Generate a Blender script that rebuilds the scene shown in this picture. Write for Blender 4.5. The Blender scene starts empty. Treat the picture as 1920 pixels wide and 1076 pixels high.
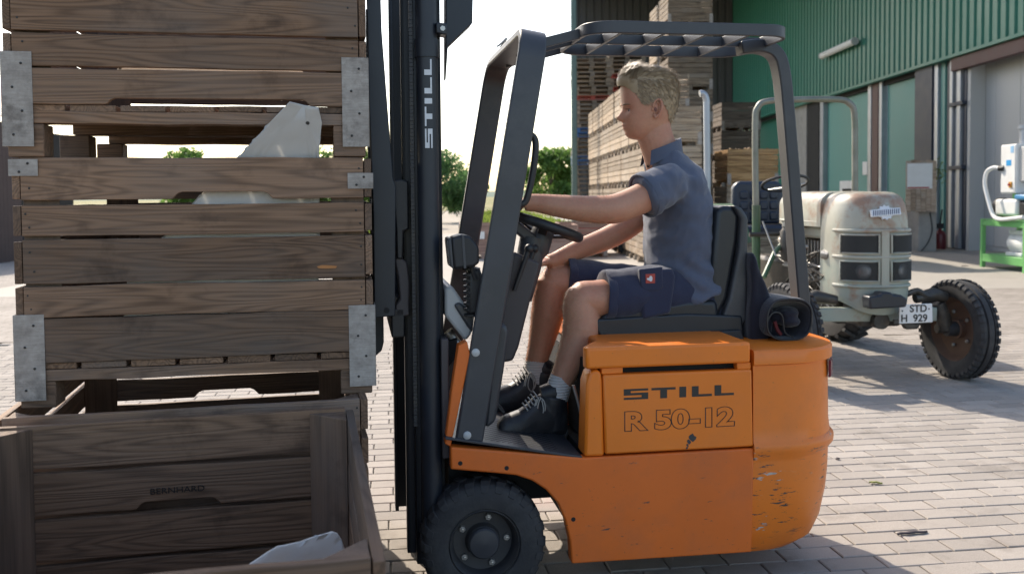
import bpy, bmesh, math, random
from mathutils import Vector, Matrix, noise
R = math.radians
random.seed(7)
SC = bpy.context.scene
COL = SC.collection
# ------------------------------------------------------------------ camera
F, PX, PY, HT, ROLL = 1750.0, 960.0, 440.0, 1.38, R(.5)
_hy = (900-PX)*math.sin(ROLL) + (367-PY)*math.cos(ROLL)
PITCH = math.atan2(-_hy, F)
cam = bpy.data.cameras.new('camera')
cam.lens = F/1920*36; cam.sensor_width = 36; cam.sensor_fit = 'HORIZONTAL'
cam.shift_y = -(538-PY)/1920
cam.clip_start = .05; cam.clip_end = 3000
cam.dof.use_dof = True; cam.dof.focus_distance = 3.2; cam.dof.aperture_fstop = 4.5
CAMO = bpy.data.objects.new('camera', cam); COL.objects.link(CAMO)
CAMO.matrix_world = Matrix.Translation((0, 0, HT)) @ Matrix.Rotation(R(90)-PITCH, 4, 'X') @ Matrix.Rotation(-ROLL, 4, 'Z')
SC.camera = CAMO
# ------------------------------------------------------------------ sky, sun, exposure
SUN_H = Vector((-.478, .878)).normalized(); SUN_EL = R(40)
to_sun = Vector((SUN_H.x*math.cos(SUN_EL), SUN_H.y*math.cos(SUN_EL), math.sin(SUN_EL)))
W = bpy.data.worlds.new('World'); SC.world = W; W.use_nodes = True
_n = W.node_tree.nodes; _n.clear()
_o = _n.new('ShaderNodeOutputWorld'); _b = _n.new('ShaderNodeBackground'); _s = _n.new('ShaderNodeTexSky')
_s.sky_type = 'NISHITA'; _s.sun_disc = False; _s.sun_elevation = SUN_EL
_s.sun_rotation = math.atan2(SUN_H.x, SUN_H.y)
_s.air_density = 1.0; _s.dust_density = 1.8; _s.ozone_density = .7
_b.inputs['Strength'].default_value = .15
W.node_tree.links.new(_s.outputs[0], _b.inputs[0]); W.node_tree.links.new(_b.outputs[0], _o.inputs[0])
sun = bpy.data.lights.new('sun', 'SUN'); sun.energy = 3.2; sun.angle = R(.55); sun.color = (1, .92, .81)
SUNO = bpy.data.objects.new('sun', sun); COL.objects.link(SUNO)
SUNO.rotation_euler = to_sun.to_track_quat('Z', 'Y').to_euler(); SUNO.location = (-8, 14, 14)
SC.view_settings.view_transform = 'Standard'; SC.view_settings.look = 'None'
SC.view_settings.exposure = 1.06; SC.view_settings.gamma = 1
SC.view_settings.use_white_balance = True; SC.view_settings.white_balance_temperature = 6800; SC.view_settings.white_balance_tint = 10
# ------------------------------------------------------------------ pixel -> ray helpers (photo is 1920 x 1076)
def ray(u, v):
    x, y = u-PX, v-PY
    xr = x*math.cos(ROLL) - y*math.sin(ROLL); yr = x*math.sin(ROLL) + y*math.cos(ROLL)
    return Vector((xr, F*math.cos(PITCH) - yr*math.sin(PITCH), -(yr*math.cos(PITCH) + F*math.sin(PITCH))))
EYE = Vector((0, 0, HT))
def on_z(u, v, z=0):
    d = ray(u, v); return EYE + d*((z-HT)/d.z)
def on_y(u, v, Y):
    d = ray(u, v); return EYE + d*(Y/d.y)
def on_x(u, v, X):
    d = ray(u, v); return EYE + d*(X/d.x)
def project(P):
    d = Vector(P)-EYE; c, s = math.cos(PITCH), math.sin(PITCH)
    fz = d.y*c - d.z*s
    if fz < .05: return (-9e9, -9e9)
    xr = d.x*F/fz; yr = -(d.z*c + d.y*s)*F/fz
    return (xr*math.cos(ROLL)+yr*math.sin(ROLL)+PX, -xr*math.sin(ROLL)+yr*math.cos(ROLL)+PY)
# ------------------------------------------------------------------ mesh helper
def lerp(a, b, t): return a + (b-a)*t
class MB:
    def __init__(s): s.v = []; s.f = []; s.m = []
    def add(s, vs, fs, m=0):
        o = len(s.v); s.v += [tuple(p) for p in vs]
        s.f += [tuple(i+o for i in f) for f in fs]; s.m += [m]*len(fs); return s
    def box(s, x0, x1, y0, y1, z0, z1, m=0):
        vs = [(x, y, z) for z in (z0, z1) for y in (y0, y1) for x in (x0, x1)]
        return s.add(vs, [(0, 2, 3, 1), (4, 5, 7, 6), (0, 1, 5, 4), (2, 6, 7, 3), (0, 4, 6, 2), (1, 3, 7, 5)], m)
    def obox(s, a, b, w, h, up=(0, 0, 1), m=0):      # bar from a to b, width w, height h
        a, b = Vector(a), Vector(b); t = (b-a).normalized(); up = Vector(up)
        e1 = t.cross(up)
        if e1.length < 1e-4: e1 = t.cross(Vector((1, 0, 0)))
        e1.normalize(); e2 = e1.cross(t)
        vs = [p + e1*(w/2*i) + e2*(h/2*j) for p in (a, b) for j in (-1, 1) for i in (-1, 1)]
        return s.add(vs, [(0, 2, 3, 1), (4, 5, 7, 6), (0, 1, 5, 4), (2, 6, 7, 3), (0, 4, 6, 2), (1, 3, 7, 5)], m)
    def prism(s, poly, fn, d0, d1, m=0):             # 2-D outline extruded: fn(a, b, d) -> point
        n = len(poly)
        vs = [fn(a, b, d0) for a, b in poly] + [fn(a, b, d1) for a, b in poly]
        fs = [tuple(range(n)), tuple(range(2*n-1, n-1, -1))] + [(i, i+n, (i+1) % n+n, (i+1) % n) for i in range(n)]
        return s.add(vs, fs, m)
    def rings(s, rs, cap=True, closed=False, m=0):   # list of equally long rings
        n = len(rs[0]); vs = [p for r in rs for p in r]; fs = []
        k = len(rs); e = k if closed else k-1
        for i in range(e):
            j = (i+1) % k
            for q in range(n): fs.append((i*n+q, i*n+(q+1) % n, j*n+(q+1) % n, j*n+q))
        if cap and not closed: fs += [tuple(range(n-1, -1, -1)), tuple((k-1)*n+q for q in range(n))]
        return s.add(vs, fs, m)
    def tube(s, pts, r, n=10, closed=False, m=0, cap=True, flat=None):
        pts = [Vector(p) for p in pts]; k = len(pts); rs = []; e = None
        for i, p in enumerate(pts):
            a = pts[(i-1) % k] if (closed or i) else p; b = pts[(i+1) % k] if (closed or i < k-1) else p
            t = (b-a).normalized()
            if e is None:
                e = t.orthogonal() if flat is None else (Vector(flat)-t*t.dot(Vector(flat)))
            e = (e-t*e.dot(t)).normalized(); g = t.cross(e)
            rad = r[i] if isinstance(r, (list, tuple)) else r
            ra, rb = rad if isinstance(rad, (list, tuple)) else (rad, rad)
            rs.append([p + e*(ra*math.cos(2*math.pi*q/n)) + g*(rb*math.sin(2*math.pi*q/n)) for q in range(n)])
        return s.rings(rs, cap, closed, m)
    def strip(s, pts, wv, w, t, closed=False, m=0):  # flat bar swept along a path; wv = direction of its width
        pts = [Vector(p) for p in pts]; k = len(pts); rs = []
        for i, p in enumerate(pts):
            a = pts[(i-1) % k] if (closed or i) else p; b = pts[(i+1) % k] if (closed or i < k-1) else p
            T = (b-a).normalized(); e1 = Vector(wv); e1 = (e1-T*e1.dot(T)).normalized(); e2 = T.cross(e1)
            rs.append([p+e1*w/2*i1+e2*t/2*j1 for i1, j1 in ((-1, -1), (1, -1), (1, 1), (-1, 1))])
        return s.rings(rs, True, closed, m)
    def lathe(s, prof, o, ax, n=32, m=0, cap=False):  # prof: (radius, distance along axis)
        o, ax = Vector(o), Vector(ax).normalized(); e = ax.orthogonal().normalized(); g = ax.cross(e)
        return s.rings([[o+ax*h+(e*math.cos(2*math.pi*q/n)+g*math.sin(2*math.pi*q/n))*max(r, 1e-4) for q in range(n)] for r, h in prof], cap, False, m)
    def ball(s, c, r, n=12, m=0):
        r = r if isinstance(r, (tuple, list)) else (r, r, r); k = n//2
        return s.rings([[Vector(c)+Vector((r[0]*math.sin(math.pi*i/k)*math.cos(2*math.pi*q/n), r[1]*math.sin(math.pi*i/k)*math.sin(2*math.pi*q/n), -r[2]*math.cos(math.pi*i/k))) for q in range(n)] for i in [.08]+list(range(1, k))+[k-.08]], True, False, m)
    def mesh(s, name, mats=(), smooth=None):
        me = bpy.data.meshes.new(name); me.from_pydata(s.v, [], s.f)
        for mt in (mats if isinstance(mats, (list, tuple)) else [mats]): me.materials.append(mt)
        if any(s.m): me.polygons.foreach_set('material_index', s.m)
        me.validate(); bm = bmesh.new(); bm.from_mesh(me); bmesh.ops.recalc_face_normals(bm, faces=bm.faces); bm.to_mesh(me); bm.free()
        if smooth is not None:
            me.polygons.foreach_set('use_smooth', [True]*len(me.polygons)); me.set_sharp_from_angle(angle=R(smooth))
        return me
    def build(s, name, mats, parent=None, smooth=40, bevel=0, loc=None, seg=2):
        return link(name, s.mesh(name, mats, smooth), parent, bevel, loc, seg)
def link(name, me, parent=None, bevel=0, loc=None, seg=2):
    o = bpy.data.objects.new(name, me); COL.objects.link(o)
    if parent: o.parent = parent
    if loc is not None: o.location = loc
    if bevel:
        b = o.modifiers.new('bevel', 'BEVEL'); b.width = bevel; b.segments = seg; b.limit_method = 'ANGLE'; b.angle_limit = R(35)
    return o
def tag(o, label, cat, group=None, kind=None):
    if label: o['label'] = label
    if cat: o['category'] = cat
    if group: o['group'] = group
    if kind: o['kind'] = kind
    return o
def empty(name, loc, rz=0, label=None, cat=None, group=None):
    o = bpy.data.objects.new(name, None); COL.objects.link(o); o.empty_display_size = .1
    o.location = loc; o.rotation_euler = (0, 0, rz); tag(o, label, cat, group); return o
def copy_tree(o, parent=None):
    c = o.copy(); COL.objects.link(c); c.parent = parent
    for ch in list(o.children): copy_tree(ch, c)
    return c
def arc(c, r, a0, a1, n, f):                          # points on an arc; f(a, b) -> Vector
    return [f(c[0]+r*math.cos(R(lerp(a0, a1, i/n))), c[1]+r*math.sin(R(lerp(a0, a1, i/n)))) for i in range(n+1)]
def bez(pts, n=6):                                    # Catmull-Rom through points
    pts = [Vector(p) for p in pts]; out = []
    for i in range(len(pts)-1):
        p0, p1, p2, p3 = pts[max(i-1, 0)], pts[i], pts[i+1], pts[min(i+2, len(pts)-1)]
        for q in range(n):
            t = q/n
            out.append(.5*((2*p1)+(p2-p0)*t+(2*p0-5*p1+4*p2-p3)*t*t+(3*p1-p0-3*p2+p3)*t**3))
    return out+[pts[-1]]
def text_mesh(name, body, size, mat, parent, mtx, extrude=.001, outline=0, align='CENTER', sx=1, bold=0):
    cu = bpy.data.curves.new(name, 'FONT'); cu.body = body; cu.size = size; cu.align_x = align; cu.align_y = 'CENTER'
    if outline: cu.fill_mode = 'NONE'; cu.bevel_depth = outline; cu.bevel_resolution = 0; cu.offset = bold
    else: cu.extrude = extrude; cu.offset = bold
    t = bpy.data.objects.new(name+'_curve', cu); COL.objects.link(t)
    bpy.context.view_layer.update()
    me = bpy.data.meshes.new_from_object(t.evaluated_get(bpy.context.evaluated_depsgraph_get()))
    bpy.data.objects.remove(t); me.name = name; me.materials.clear(); me.materials.append(mat)
    me.transform(mtx @ Matrix.Diagonal((sx, 1, 1, 1)))
    return link(name, me, parent)
# ------------------------------------------------------------------ materials
class NT:
    def __init__(s, name):
        s.m = bpy.data.materials.new(name); s.m.use_nodes = True; s.t = s.m.node_tree
        s.p = s.t.nodes['Principled BSDF']; s._oi = None; s._tc = None
    def n(s, ty, **kw):
        x = s.t.nodes.new('ShaderNode'+ty)
        for k, v in kw.items(): setattr(x, k, v)
        return x
    def l(s, a, b): s.t.links.new(a, b)
    def set(s, sock, val):
        if hasattr(val, 'is_output'): s.l(val, sock)
        else: sock.default_value = val
    def math(s, op, a, b=0, c=None, clamp=False):
        x = s.n('Math', operation=op, use_clamp=clamp); s.set(x.inputs[0], a); s.set(x.inputs[1], b)
        if c is not None: s.set(x.inputs[2], c)
        return x.outputs[0]
    def obj(s):
        if not s._tc: s._tc = s.n('TexCoord')
        return s._tc.outputs['Object']
    def rnd(s):
        if not s._oi: s._oi = s.n('ObjectInfo')
        return s._oi.outputs['Random']
    def pos(s, scale=(1, 1, 1), off=True, world=False):
        if world: src = s.n('NewGeometry').outputs['Position']
        else: src = s.obj()
        if off:
            a = s.n('VectorMath', operation='ADD'); s.l(src, a.inputs[0])
            cmb = s.n('CombineXYZ'); k = s.math('MULTIPLY', s.rnd(), 57.3)
            for i in range(3): s.l(k, cmb.inputs[i])
            s.l(cmb.outputs[0], a.inputs[1]); src = a.outputs[0]
        mp = s.n('VectorMath', operation='MULTIPLY'); s.l(src, mp.inputs[0]); mp.inputs[1].default_value = scale
        return mp.outputs[0]
    def noise(s, vec, scale=5, detail=4, rough=.55, dist=0):
        x = s.n('TexNoise'); s.l(vec, x.inputs['Vector']); x.inputs['Scale'].default_value = scale
        x.inputs['Detail'].default_value = detail; x.inputs['Roughness'].default_value = rough; x.inputs['Distortion'].default_value = dist
        return x.outputs[0]
    def ramp(s, fac, a, b):                           # linear step a..b -> 0..1
        x = s.n('MapRange'); x.clamp = True; s.set(x.inputs[0], fac); x.inputs[1].default_value = a; x.inputs[2].default_value = b
        return x.outputs[0]
    def mix(s, fac, a, b, blend='MIX'):
        x = s.n('Mix', data_type='RGBA', blend_type=blend); s.set(x.inputs[0], fac)
        for i, c in ((6, a), (7, b)):
            if hasattr(c, 'is_output'): s.l(c, x.inputs[i])
            else: x.inputs[i].default_value = (*c[:3], 1)
        return x.outputs[2]
    def scale(s, colr, k):                            # colour times value
        x = s.n('VectorMath', operation='SCALE')
        if hasattr(colr, 'is_output'): s.l(colr, x.inputs[0])
        else: x.inputs[0].default_value = colr[:3]
        s.set(x.inputs[3], k); return x.outputs[0]
    def bump(s, h, strength=.3, dist=.01):
        x = s.n('Bump'); x.inputs['Strength'].default_value = strength; x.inputs['Distance'].default_value = dist
        s.l(h, x.inputs['Height']); s.l(x.outputs[0], s.p.inputs['Normal'])
    def out(s, colr=None, rough=None, metal=None, spec=None):
        if colr is not None: s.set(s.p.inputs['Base Color'], (*colr[:3], 1) if not hasattr(colr, 'is_output') else colr)
        if rough is not None: s.set(s.p.inputs['Roughness'], rough)
        if metal is not None: s.set(s.p.inputs['Metallic'], metal)
        if spec is not None: s.set(s.p.inputs['Specular IOR Level'], spec)
        return s.m
def plain(name, c, rough=.6, metal=0, var=.15, vs=6, bump=.1, bs=60, spec=.5, dirt=0, dirtc=(.10, .085, .065), rv=.12):
    t = NT(name); v = t.pos()
    n1 = t.noise(v, vs, 5); col_ = t.scale(c, t.math('MULTIPLY_ADD', t.math('SUBTRACT', n1, .5), 2*var*1.6, 1))
    if dirt:
        d = t.ramp(t.noise(v, vs*.7, 8, .7), .62-dirt*.3, .75)
        col_ = t.mix(t.math('MULTIPLY', d, min(1, dirt*1.4)), col_, dirtc)
    n2 = t.noise(v, bs, 3)
    if bump: t.bump(n2, bump, .004)
    return t.out(col_, t.math('MULTIPLY_ADD', t.math('SUBTRACT', n1, .5), rv*2, rough), metal, spec)
def wood(name, dark, light, grey=(.2, .19, .18), wg=.5, ring=11, var=.35, island=False, rough=.75, contrast=1.0, vscale=1, up=False):
    t = NT(name); sw_ = (lambda q: (q[1], q[2], q[0])) if up else (lambda q: q); v = t.pos(sw_((.62*vscale, 9*vscale, 9*vscale)))
    a = t.noise(v, 1.1, 2.0, .42, .12)
    rg = t.math('MULTIPLY_ADD', t.math('SINE', t.math('MULTIPLY', a, ring*2*math.pi)), .5, .5)
    rg = t.math('POWER', rg, 1.8)
    fine = t.noise(t.pos(sw_((3*vscale, 170*vscale, 170*vscale))), 1, 3, .6)
    big = t.noise(t.pos(sw_((1.6*vscale, 3*vscale, 3*vscale))), 1.2, 5, .6)
    f = t.math('ADD', t.math('MULTIPLY', rg, .62*contrast), t.math('MULTIPLY', t.ramp(fine, .25, .75), .45), clamp=True)
    c = t.mix(f, light, dark)
    r2_ = t.math('FRACT', t.math('MULTIPLY', t.rnd(), 7.31)); c = t.mix(t.math('MULTIPLY', t.ramp(big, .38, .72), t.math('MULTIPLY_ADD', r2_, wg*1.5, wg*.25)), c, grey)
    stain = t.ramp(t.noise(t.pos((2, 2, 2)), 2.3, 6, .65), .56, .74)
    c = t.mix(t.math('MULTIPLY', stain, .6), c, tuple(x*.45 for x in dark))
    r = t.rnd() if not island else t.n('NewGeometry').outputs['Random Per Island']
    c = t.scale(c, t.math('MULTIPLY_ADD', r, var*2, 1-var))
    t.bump(t.math('ADD', t.math('MULTIPLY', rg, -.35), fine), .55, .0035)
    return t.out(c, rough, 0, .3)
def paint(name, c, rough=.42, grime=.5, chip=.0, chipc=(.06, .05, .045), fade=.12):
    t = NT(name); v = t.pos()
    n1 = t.noise(v, 2.2, 6, .6); c1 = t.scale(c, t.math('MULTIPLY_ADD', t.math('SUBTRACT', n1, .5), fade*3, 1))
    g = t.ramp(t.noise(v, 5, 10, .72), .48, .85)
    c1 = t.mix(t.math('MULTIPLY', g, grime), c1, (.17, .11, .07))
    speck = t.ramp(t.noise(v, 90, 2, .5), .70, .76)
    c1 = t.mix(t.math('MULTIPLY', speck, .35), c1, (.10, .06, .04))
    scr = t.ramp(t.noise(t.pos((6, 6, 220)), 1, 4, .6), .70, .76)
    zone = t.ramp(t.noise(v, 2.6, 3), .52, .62)
    c1 = t.mix(t.math('MULTIPLY', t.math('MULTIPLY', scr, zone), .5), c1, tuple(min(1, x*1.4+.08) for x in c))
    if chip:
        k = t.math('MULTIPLY', t.ramp(t.noise(t.pos((7, 7, 34)), 2.0, 8, .68), .66-chip*.10, .68-chip*.10), t.ramp(t.noise(v, 3.1, 2), .40, .48))
        zz = t.n('SeparateXYZ'); t.l(t.obj(), zz.inputs[0]); k = t.math('MULTIPLY', k, t.math('MULTIPLY_ADD', t.math('SUBTRACT', t.ramp(zz.outputs[2], .56, .46), 0), .96, .04))
        c1 = t.mix(k, c1, t.mix(t.ramp(t.noise(v, 17, 2), .58, .64), chipc, (.45, .40, .35)))
    t.bump(t.noise(v, 35, 4), .06, .004)
    return t.out(c1, t.math('MULTIPLY_ADD', g, .3, rough), 0, .5)
MT = {}
MT['wood'] = wood('weathered_wood', (.045, .025, .015), (.265, .157, .095), (.16, .125, .102), .6, 22, .36, contrast=.6)
MT['wood_up'] = wood('weathered_post_wood', (.045, .028, .018), (.20, .122, .078), (.14, .112, .095), .5, 6, .2, up=True, contrast=.6)
MT['wood_in'] = wood('crate_wood_inside', (.06, .043, .03), (.17, .12, .085), (.10, .09, .08), .4, 8, .2, contrast=.6)
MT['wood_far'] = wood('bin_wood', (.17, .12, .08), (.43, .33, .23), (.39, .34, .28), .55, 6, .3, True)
MT['wood_new'] = wood('fresh_bin_wood', (.22, .12, .05), (.48, .29, .13), (.36, .27, .18), .3, 6, .25, True)
MT['wood_pale'] = wood('pale_board_wood', (.22, .15, .10), (.45, .34, .25), (.40, .36, .31), .5, 6, .2)
MT['pallet'] = wood('pallet_wood', (.10, .075, .055), (.32, .25, .18), (.28, .25, .22), .5, 6, .35, True)
MT['pallet_blue'] = plain('blue_pallet_paint', (.03, .12, .32), .6, dirt=.3)
MT['pallet_red'] = plain('red_pallet_paint', (.38, .06, .04), .6, dirt=.3)
t = NT('weathered_strap_metal'); v = t.pos()
c = t.mix(t.ramp(t.noise(v, 22, 6, .7), .3, .7), (.24, .21, .185), (.42, .38, .34)); c = t.mix(t.math('MULTIPLY', t.ramp(t.noise(v, 9, 8, .72), .54, .68), .7), c, (.12, .10, .085))
c = t.scale(c, t.math('MULTIPLY_ADD', t.noise(t.pos((20, 20, 260)), 1, 3), .5, .75)); t.bump(t.noise(v, 60, 5), .4, .003); MT['galv'] = t.out(c, .72, 0, .3)
MT['orange'] = paint('orange_paint', (.76, .185, .014), .36, .16)
MT['orange_cw'] = paint('worn_orange_paint', (.74, .180, .015), .38, .26, .8)
MT['chassis'] = paint('red_orange_paint', (.70, .142, .014), .46, .30, .15)
MT['frame'] = plain('dark_frame_paint', (.040, .042, .048), .42, 0, .3, 5, .05, 80, dirt=.35, dirtc=(.10, .095, .09))
MT['mast'] = plain('black_blue_mast_paint', (.016, .020, .028), .40, .1, .3, 3, .05, 50, dirt=.2, dirtc=(.05, .05, .05))
MT['black'] = plain('black_plastic', (.016, .016, .018), .5, 0, .2, 8, .12, 120, dirt=.25, dirtc=(.07, .065, .06))
MT['plum'] = plain('brown_grey_console', (.055, .045, .046), .55, 0, .2, 8, .08, 90, dirt=.2)
MT['vinyl'] = plain('black_vinyl', (.014, .016, .020), .38, 0, .25, 5, .10, 140, dirt=.15, dirtc=(.06, .055, .05))
MT['rubber'] = plain('tyre_rubber', (.028, .028, .030), .78, 0, .3, 10, .3, 90, dirt=.55, dirtc=(.075, .072, .068))
MT['rim'] = plain('dark_wheel_steel', (.045, .046, .050), .55, .3, .3, 10, .15, 70, dirt=.5)
MT['steel'] = plain('bare_steel', (.42, .41, .39), .38, .8, .25, 12, .1, 60, dirt=.3)
MT['white'] = plain('white_paint', (.70, .70, .68), .5, 0, .06, 5, .05, 60, dirt=.2, dirtc=(.4, .38, .34))
MT['decal_w'] = plain('white_decal', (.62, .64, .66), .5, 0, .12, 30, 0)
MT['decal_k'] = plain('dark_decal', (.022, .020, .018), .5, 0, .2, 30, 0)
MT['liner'] = plain('grey_white_liner', (.50, .48, .45), .8, 0, .12, 5, .25, 45, dirt=.4, dirtc=(.32, .28, .24))
MT['concrete'] = plain('concrete', (.30, .29, .27), .9, 0, .2, 4, .3, 60, dirt=.4, dirtc=(.18, .17, .16))
MT['dark'] = plain('dark_parts_and_shade', (.012, .012, .012), .8, 0, .2, 8, .2, 50)  # dark parts; also the painted shade of a door gap and the grille windows
MT['red'] = plain('red_paint', (.38, .045, .03), .5, dirt=.3)
MT['green'] = plain('light_green_paint', (.16, .42, .14), .45, 0, .12, 6, .05, dirt=.2)
MT['glassy'] = plain('lamp_glass', (.16, .165, .17), .12, 0, .1, 6, 0)
MT['taillight'] = plain('tail_light_plastic', (.16, .02, .035), .25, 0, .15, 6, 0)
# ================================================================== SETTING
def sheet(name, poly, z, mat, kind='structure'):
    b = MB(); b.add([(x, y, z) for x, y in poly], [tuple(range(len(poly)))])
    o = b.build(name, mat, smooth=None); o['kind'] = kind; return o
t = NT('field_grass'); v = t.pos(off=False)
c = t.mix(t.ramp(t.noise(v, .25, 5), .35, .65), (.10, .13, .035), (.24, .20, .09))
c = t.mix(t.ramp(t.noise(v, .05, 3), .5, .6), c, (.30, .25, .13)); t.bump(t.noise(v, 12, 5), .6, .05); MT['field'] = t.out(c, .9, 0, .2)
t = NT('dirt_track_soil'); v = t.pos(off=False)
c = t.mix(t.noise(v, 1.5, 6), (.28, .24, .19), (.44, .40, .34)); t.bump(t.noise(v, 30, 4), .4, .02); MT['track'] = t.out(c, .95, 0, .2)
# paving stones: one material for the single stones and for the far sheet
PAV_L, PAV_W, PAV_YAW = .226, .1135, R(7.5)
def paver_mat(name, far=False):
    t = NT(name); w = t.pos(off=False, world=True)
    c = t.mix(t.noise(w, 1.1, 6, .65), (.235, .208, .182), (.365, .33, .295))
    grit = t.noise(w, 260, 3, .7); c = t.scale(c, t.math('MULTIPLY_ADD', grit, .9, .55))
    c = t.mix(t.math('MULTIPLY', t.ramp(t.noise(w, 2.7, 8, .7), .54, .70), .6), c, (.15, .13, .11)); c = t.mix(t.math('MULTIPLY', t.ramp(t.noise(w, 9, 6, .7), .66, .74), .6), c, (.09, .08, .07))
    if not far:
        isl = t.n('NewGeometry').outputs['Random Per Island']
        c = t.scale(c, t.math('MULTIPLY_ADD', t.math('ADD', isl, t.rnd()), .24, .76))
        t.bump(grit, .5, .003)
    else:
        br = t.n('TexBrick'); mp = t.n('Mapping'); t.l(t.n('NewGeometry').outputs['Position'], mp.inputs[0]); mp.inputs['Rotation'].default_value = (0, 0, -PAV_YAW)
        t.l(mp.outputs[0], br.inputs['Vector']); br.inputs['Scale'].default_value = 1; br.inputs['Brick Width'].default_value = PAV_L; br.inputs['Row Height'].default_value = PAV_W
        br.inputs['Mortar Size'].default_value = .004; br.inputs['Color1'].default_value = (.9, .9, .9, 1); br.inputs['Color2'].default_value = (1.08, 1.08, 1.08, 1); br.inputs['Mortar'].default_value = (.45, .43, .4, 1)
        c = t.mix(1, c, br.outputs[0], 'MULTIPLY')
    return t.out(c, .9, 0, .25)
MT['paver'] = paver_mat('paving_stone'); MT['paver_far'] = paver_mat('paving_stone_far', True)
MT['sand'] = plain('joint_sand', (.19, .17, .14), .95, 0, .3, 9, .4, 90)
t = NT('yard_concrete'); w = t.pos(off=False, world=True)
c = t.mix(t.noise(w, .6, 7, .65), (.30, .275, .24), (.40, .37, .33)); c = t.mix(t.math('MULTIPLY', t.ramp(t.noise(w, 1.3, 8, .7), .55, .75), .4), c, (.2, .18, .16))
t.bump(t.noise(w, 60, 4), .2, .004); MT['apron'] = t.out(c, .85, 0, .3)
sheet('ground', [(-900, -60), (900, -60), (900, 1800), (-900, 1800)], -.06, MT['field'])
sheet('yard', [(-14, -8), (16, -8), (16, 9.0), (-14, 9.0)], -.012, MT['sand'])
pave = sheet('yard_paving', [(-14, 9.0), (16, 9.0), (16, 13.2), (14, 13.2), (-8, 13.2), (-8, 30), (-14, 30)], 0, MT['paver_far'])
sheet('concrete_apron', [(-8, 13.2), (14, 13.2), (14, 60), (1.5, 60), (1.5, 34), (-8, 34)], .002, MT['apron'])
sheet('dirt_track', [(-4.6, 33.9), (-1.6, 33.9), (-2.2, 60), (-5.5, 160), (-8.5, 160), (-5.5, 60)], -.05, MT['track'])
# hills far away
hb = MB(); N = 40
for k in range(N):
    x0, x1 = lerp(-700, 700, k/N), lerp(-700, 700, (k+1)/N)
    h0, h1 = [6+5*noise.noise((x*.004, 3, 0))+3*noise.noise((x*.02, 7, 0)) for x in (x0, x1)]
    hb.add([(x0, 900, -1), (x1, 900, -1), (x1, 960, h1), (x0, 960, h0), (x0, 1100, -1), (x1, 1100, -1)], [(0, 1, 2, 3), (3, 2, 5, 4)])
o = hb.build('hills', plain('far_woods', (.10, .14, .10), .95, vs=.05)); o['kind'] = 'structure'
# ---- paving stones in view
pb = MB(); g = .0028
def paver_geo(b, L, Wd, x0=0, y0=0, z=0, ca=1, sa=0):
    e = .004
    lo = [(g, g, -.012), (L-g, g, -.012), (L-g, Wd-g, -.012), (g, Wd-g, -.012)]
    mi = [(p[0], p[1], -.003) for p in lo]; hi = [(g+e, g+e, 0), (L-g-e, g+e, 0), (L-g-e, Wd-g-e, 0), (g+e, Wd-g-e, 0)]
    vs = [(x0+p[0]*ca-p[1]*sa, y0+p[0]*sa+p[1]*ca, z+p[2]) for p in lo+mi+hi]
    b.add(vs, [(0, 1, 5, 4), (1, 2, 6, 5), (2, 3, 7, 6), (3, 0, 4, 7), (4, 5, 9, 8), (5, 6, 10, 9), (6, 7, 11, 10), (7, 4, 8, 11), (8, 9, 10, 11)])
paver_geo(pb, PAV_L, PAV_W); pmesh = pb.mesh('paver', MT['paver'])
ca, sa = math.cos(PAV_YAW), math.sin(PAV_YAW); cands = []; rest = MB()
for j in range(-10, 110):
    for i in range(-40, 60):
        lx = i*PAV_L+(j % 2)*PAV_L/2+.02*math.sin(j*12.9); ly = j*PAV_W
        x, y = lx*ca-ly*sa, lx*sa+ly*ca
        if not (-5 < x < 8 and 1.0 < y < 8.93): continue
        cx, cy = x+.11*ca-.05*sa, y+.11*sa+.05*ca
        px, py = project((cx, cy, 0))
        dz = random.uniform(-.0012, .0012)
        vis = (1545 < px < 1930 and 640 < py < 1090) or (695 < px < 775 and 640 < py < 1090) or (1020 < px < 1560 and 1045 < py < 1090) or (-5 < px < 30 and 560 < py < 800)
        if vis and not (1545 < px and 480 < py < 640): cands.append((-py, x, y, dz))
        else: paver_geo(rest, PAV_L, PAV_W, x, y, dz, ca, sa)
cands.sort(); yard = bpy.data.objects['yard']
for k, (q, x, y, dz) in enumerate(cands):
    if k < 300:
        o = link('paver', pmesh, yard, loc=(x, y, dz)); o.rotation_euler = (random.uniform(-.006, .006), random.uniform(-.004, .004), PAV_YAW+random.uniform(-.004, .004))
    else: paver_geo(rest, PAV_L, PAV_W, x, y, dz, ca, sa)
o = rest.build('pavers', MT['paver'], yard, smooth=None); o['kind'] = 'stuff'
# small litter on the paving
def bark(u, v, L, w, rz, name, label, mat):
    p = on_z(u, v, 0); b = MB(); n = 7
    b.rings([[(lerp(-L/2, L/2, i/n), w*(.3+.7*math.sin(math.pi*(i+.6)/(n+1.2)))*s_*.5+.004*math.sin(i*2), .003+h_+.004*math.sin(math.pi*i/n)) for s_, h_ in ((-1, 0), (1, 0), (.6, .006), (-.6, .006))] for i in range(n+1)])
    o = b.build(name, mat, loc=p); o.rotation_euler.z = rz; tag(o, label, 'debris'); return o
MT['bark'] = plain('dark_bark', (.045, .035, .04), .8, 0, .3, 40)
bark(1711, 1001, .135, .022, R(10), 'bark_strip', 'thin dark strip of bark lying on the sunlit paving', MT['bark'])
bark(1642, 907, .06, .02, R(-20), 'dry_leaf', 'small yellow green dry leaf on paving behind the orange counterweight', plain('dry_leaf_green', (.18, .19, .05), .8))
bark(1571, 862, .022, .016, R(40), 'pebble', 'tiny dark pebble on paving close to the counterweight', MT['bark'])
bark(1809, 499, .16, .10, R(30), 'clod', 'dark clod on concrete left of the green stand', MT['bark'])
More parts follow.
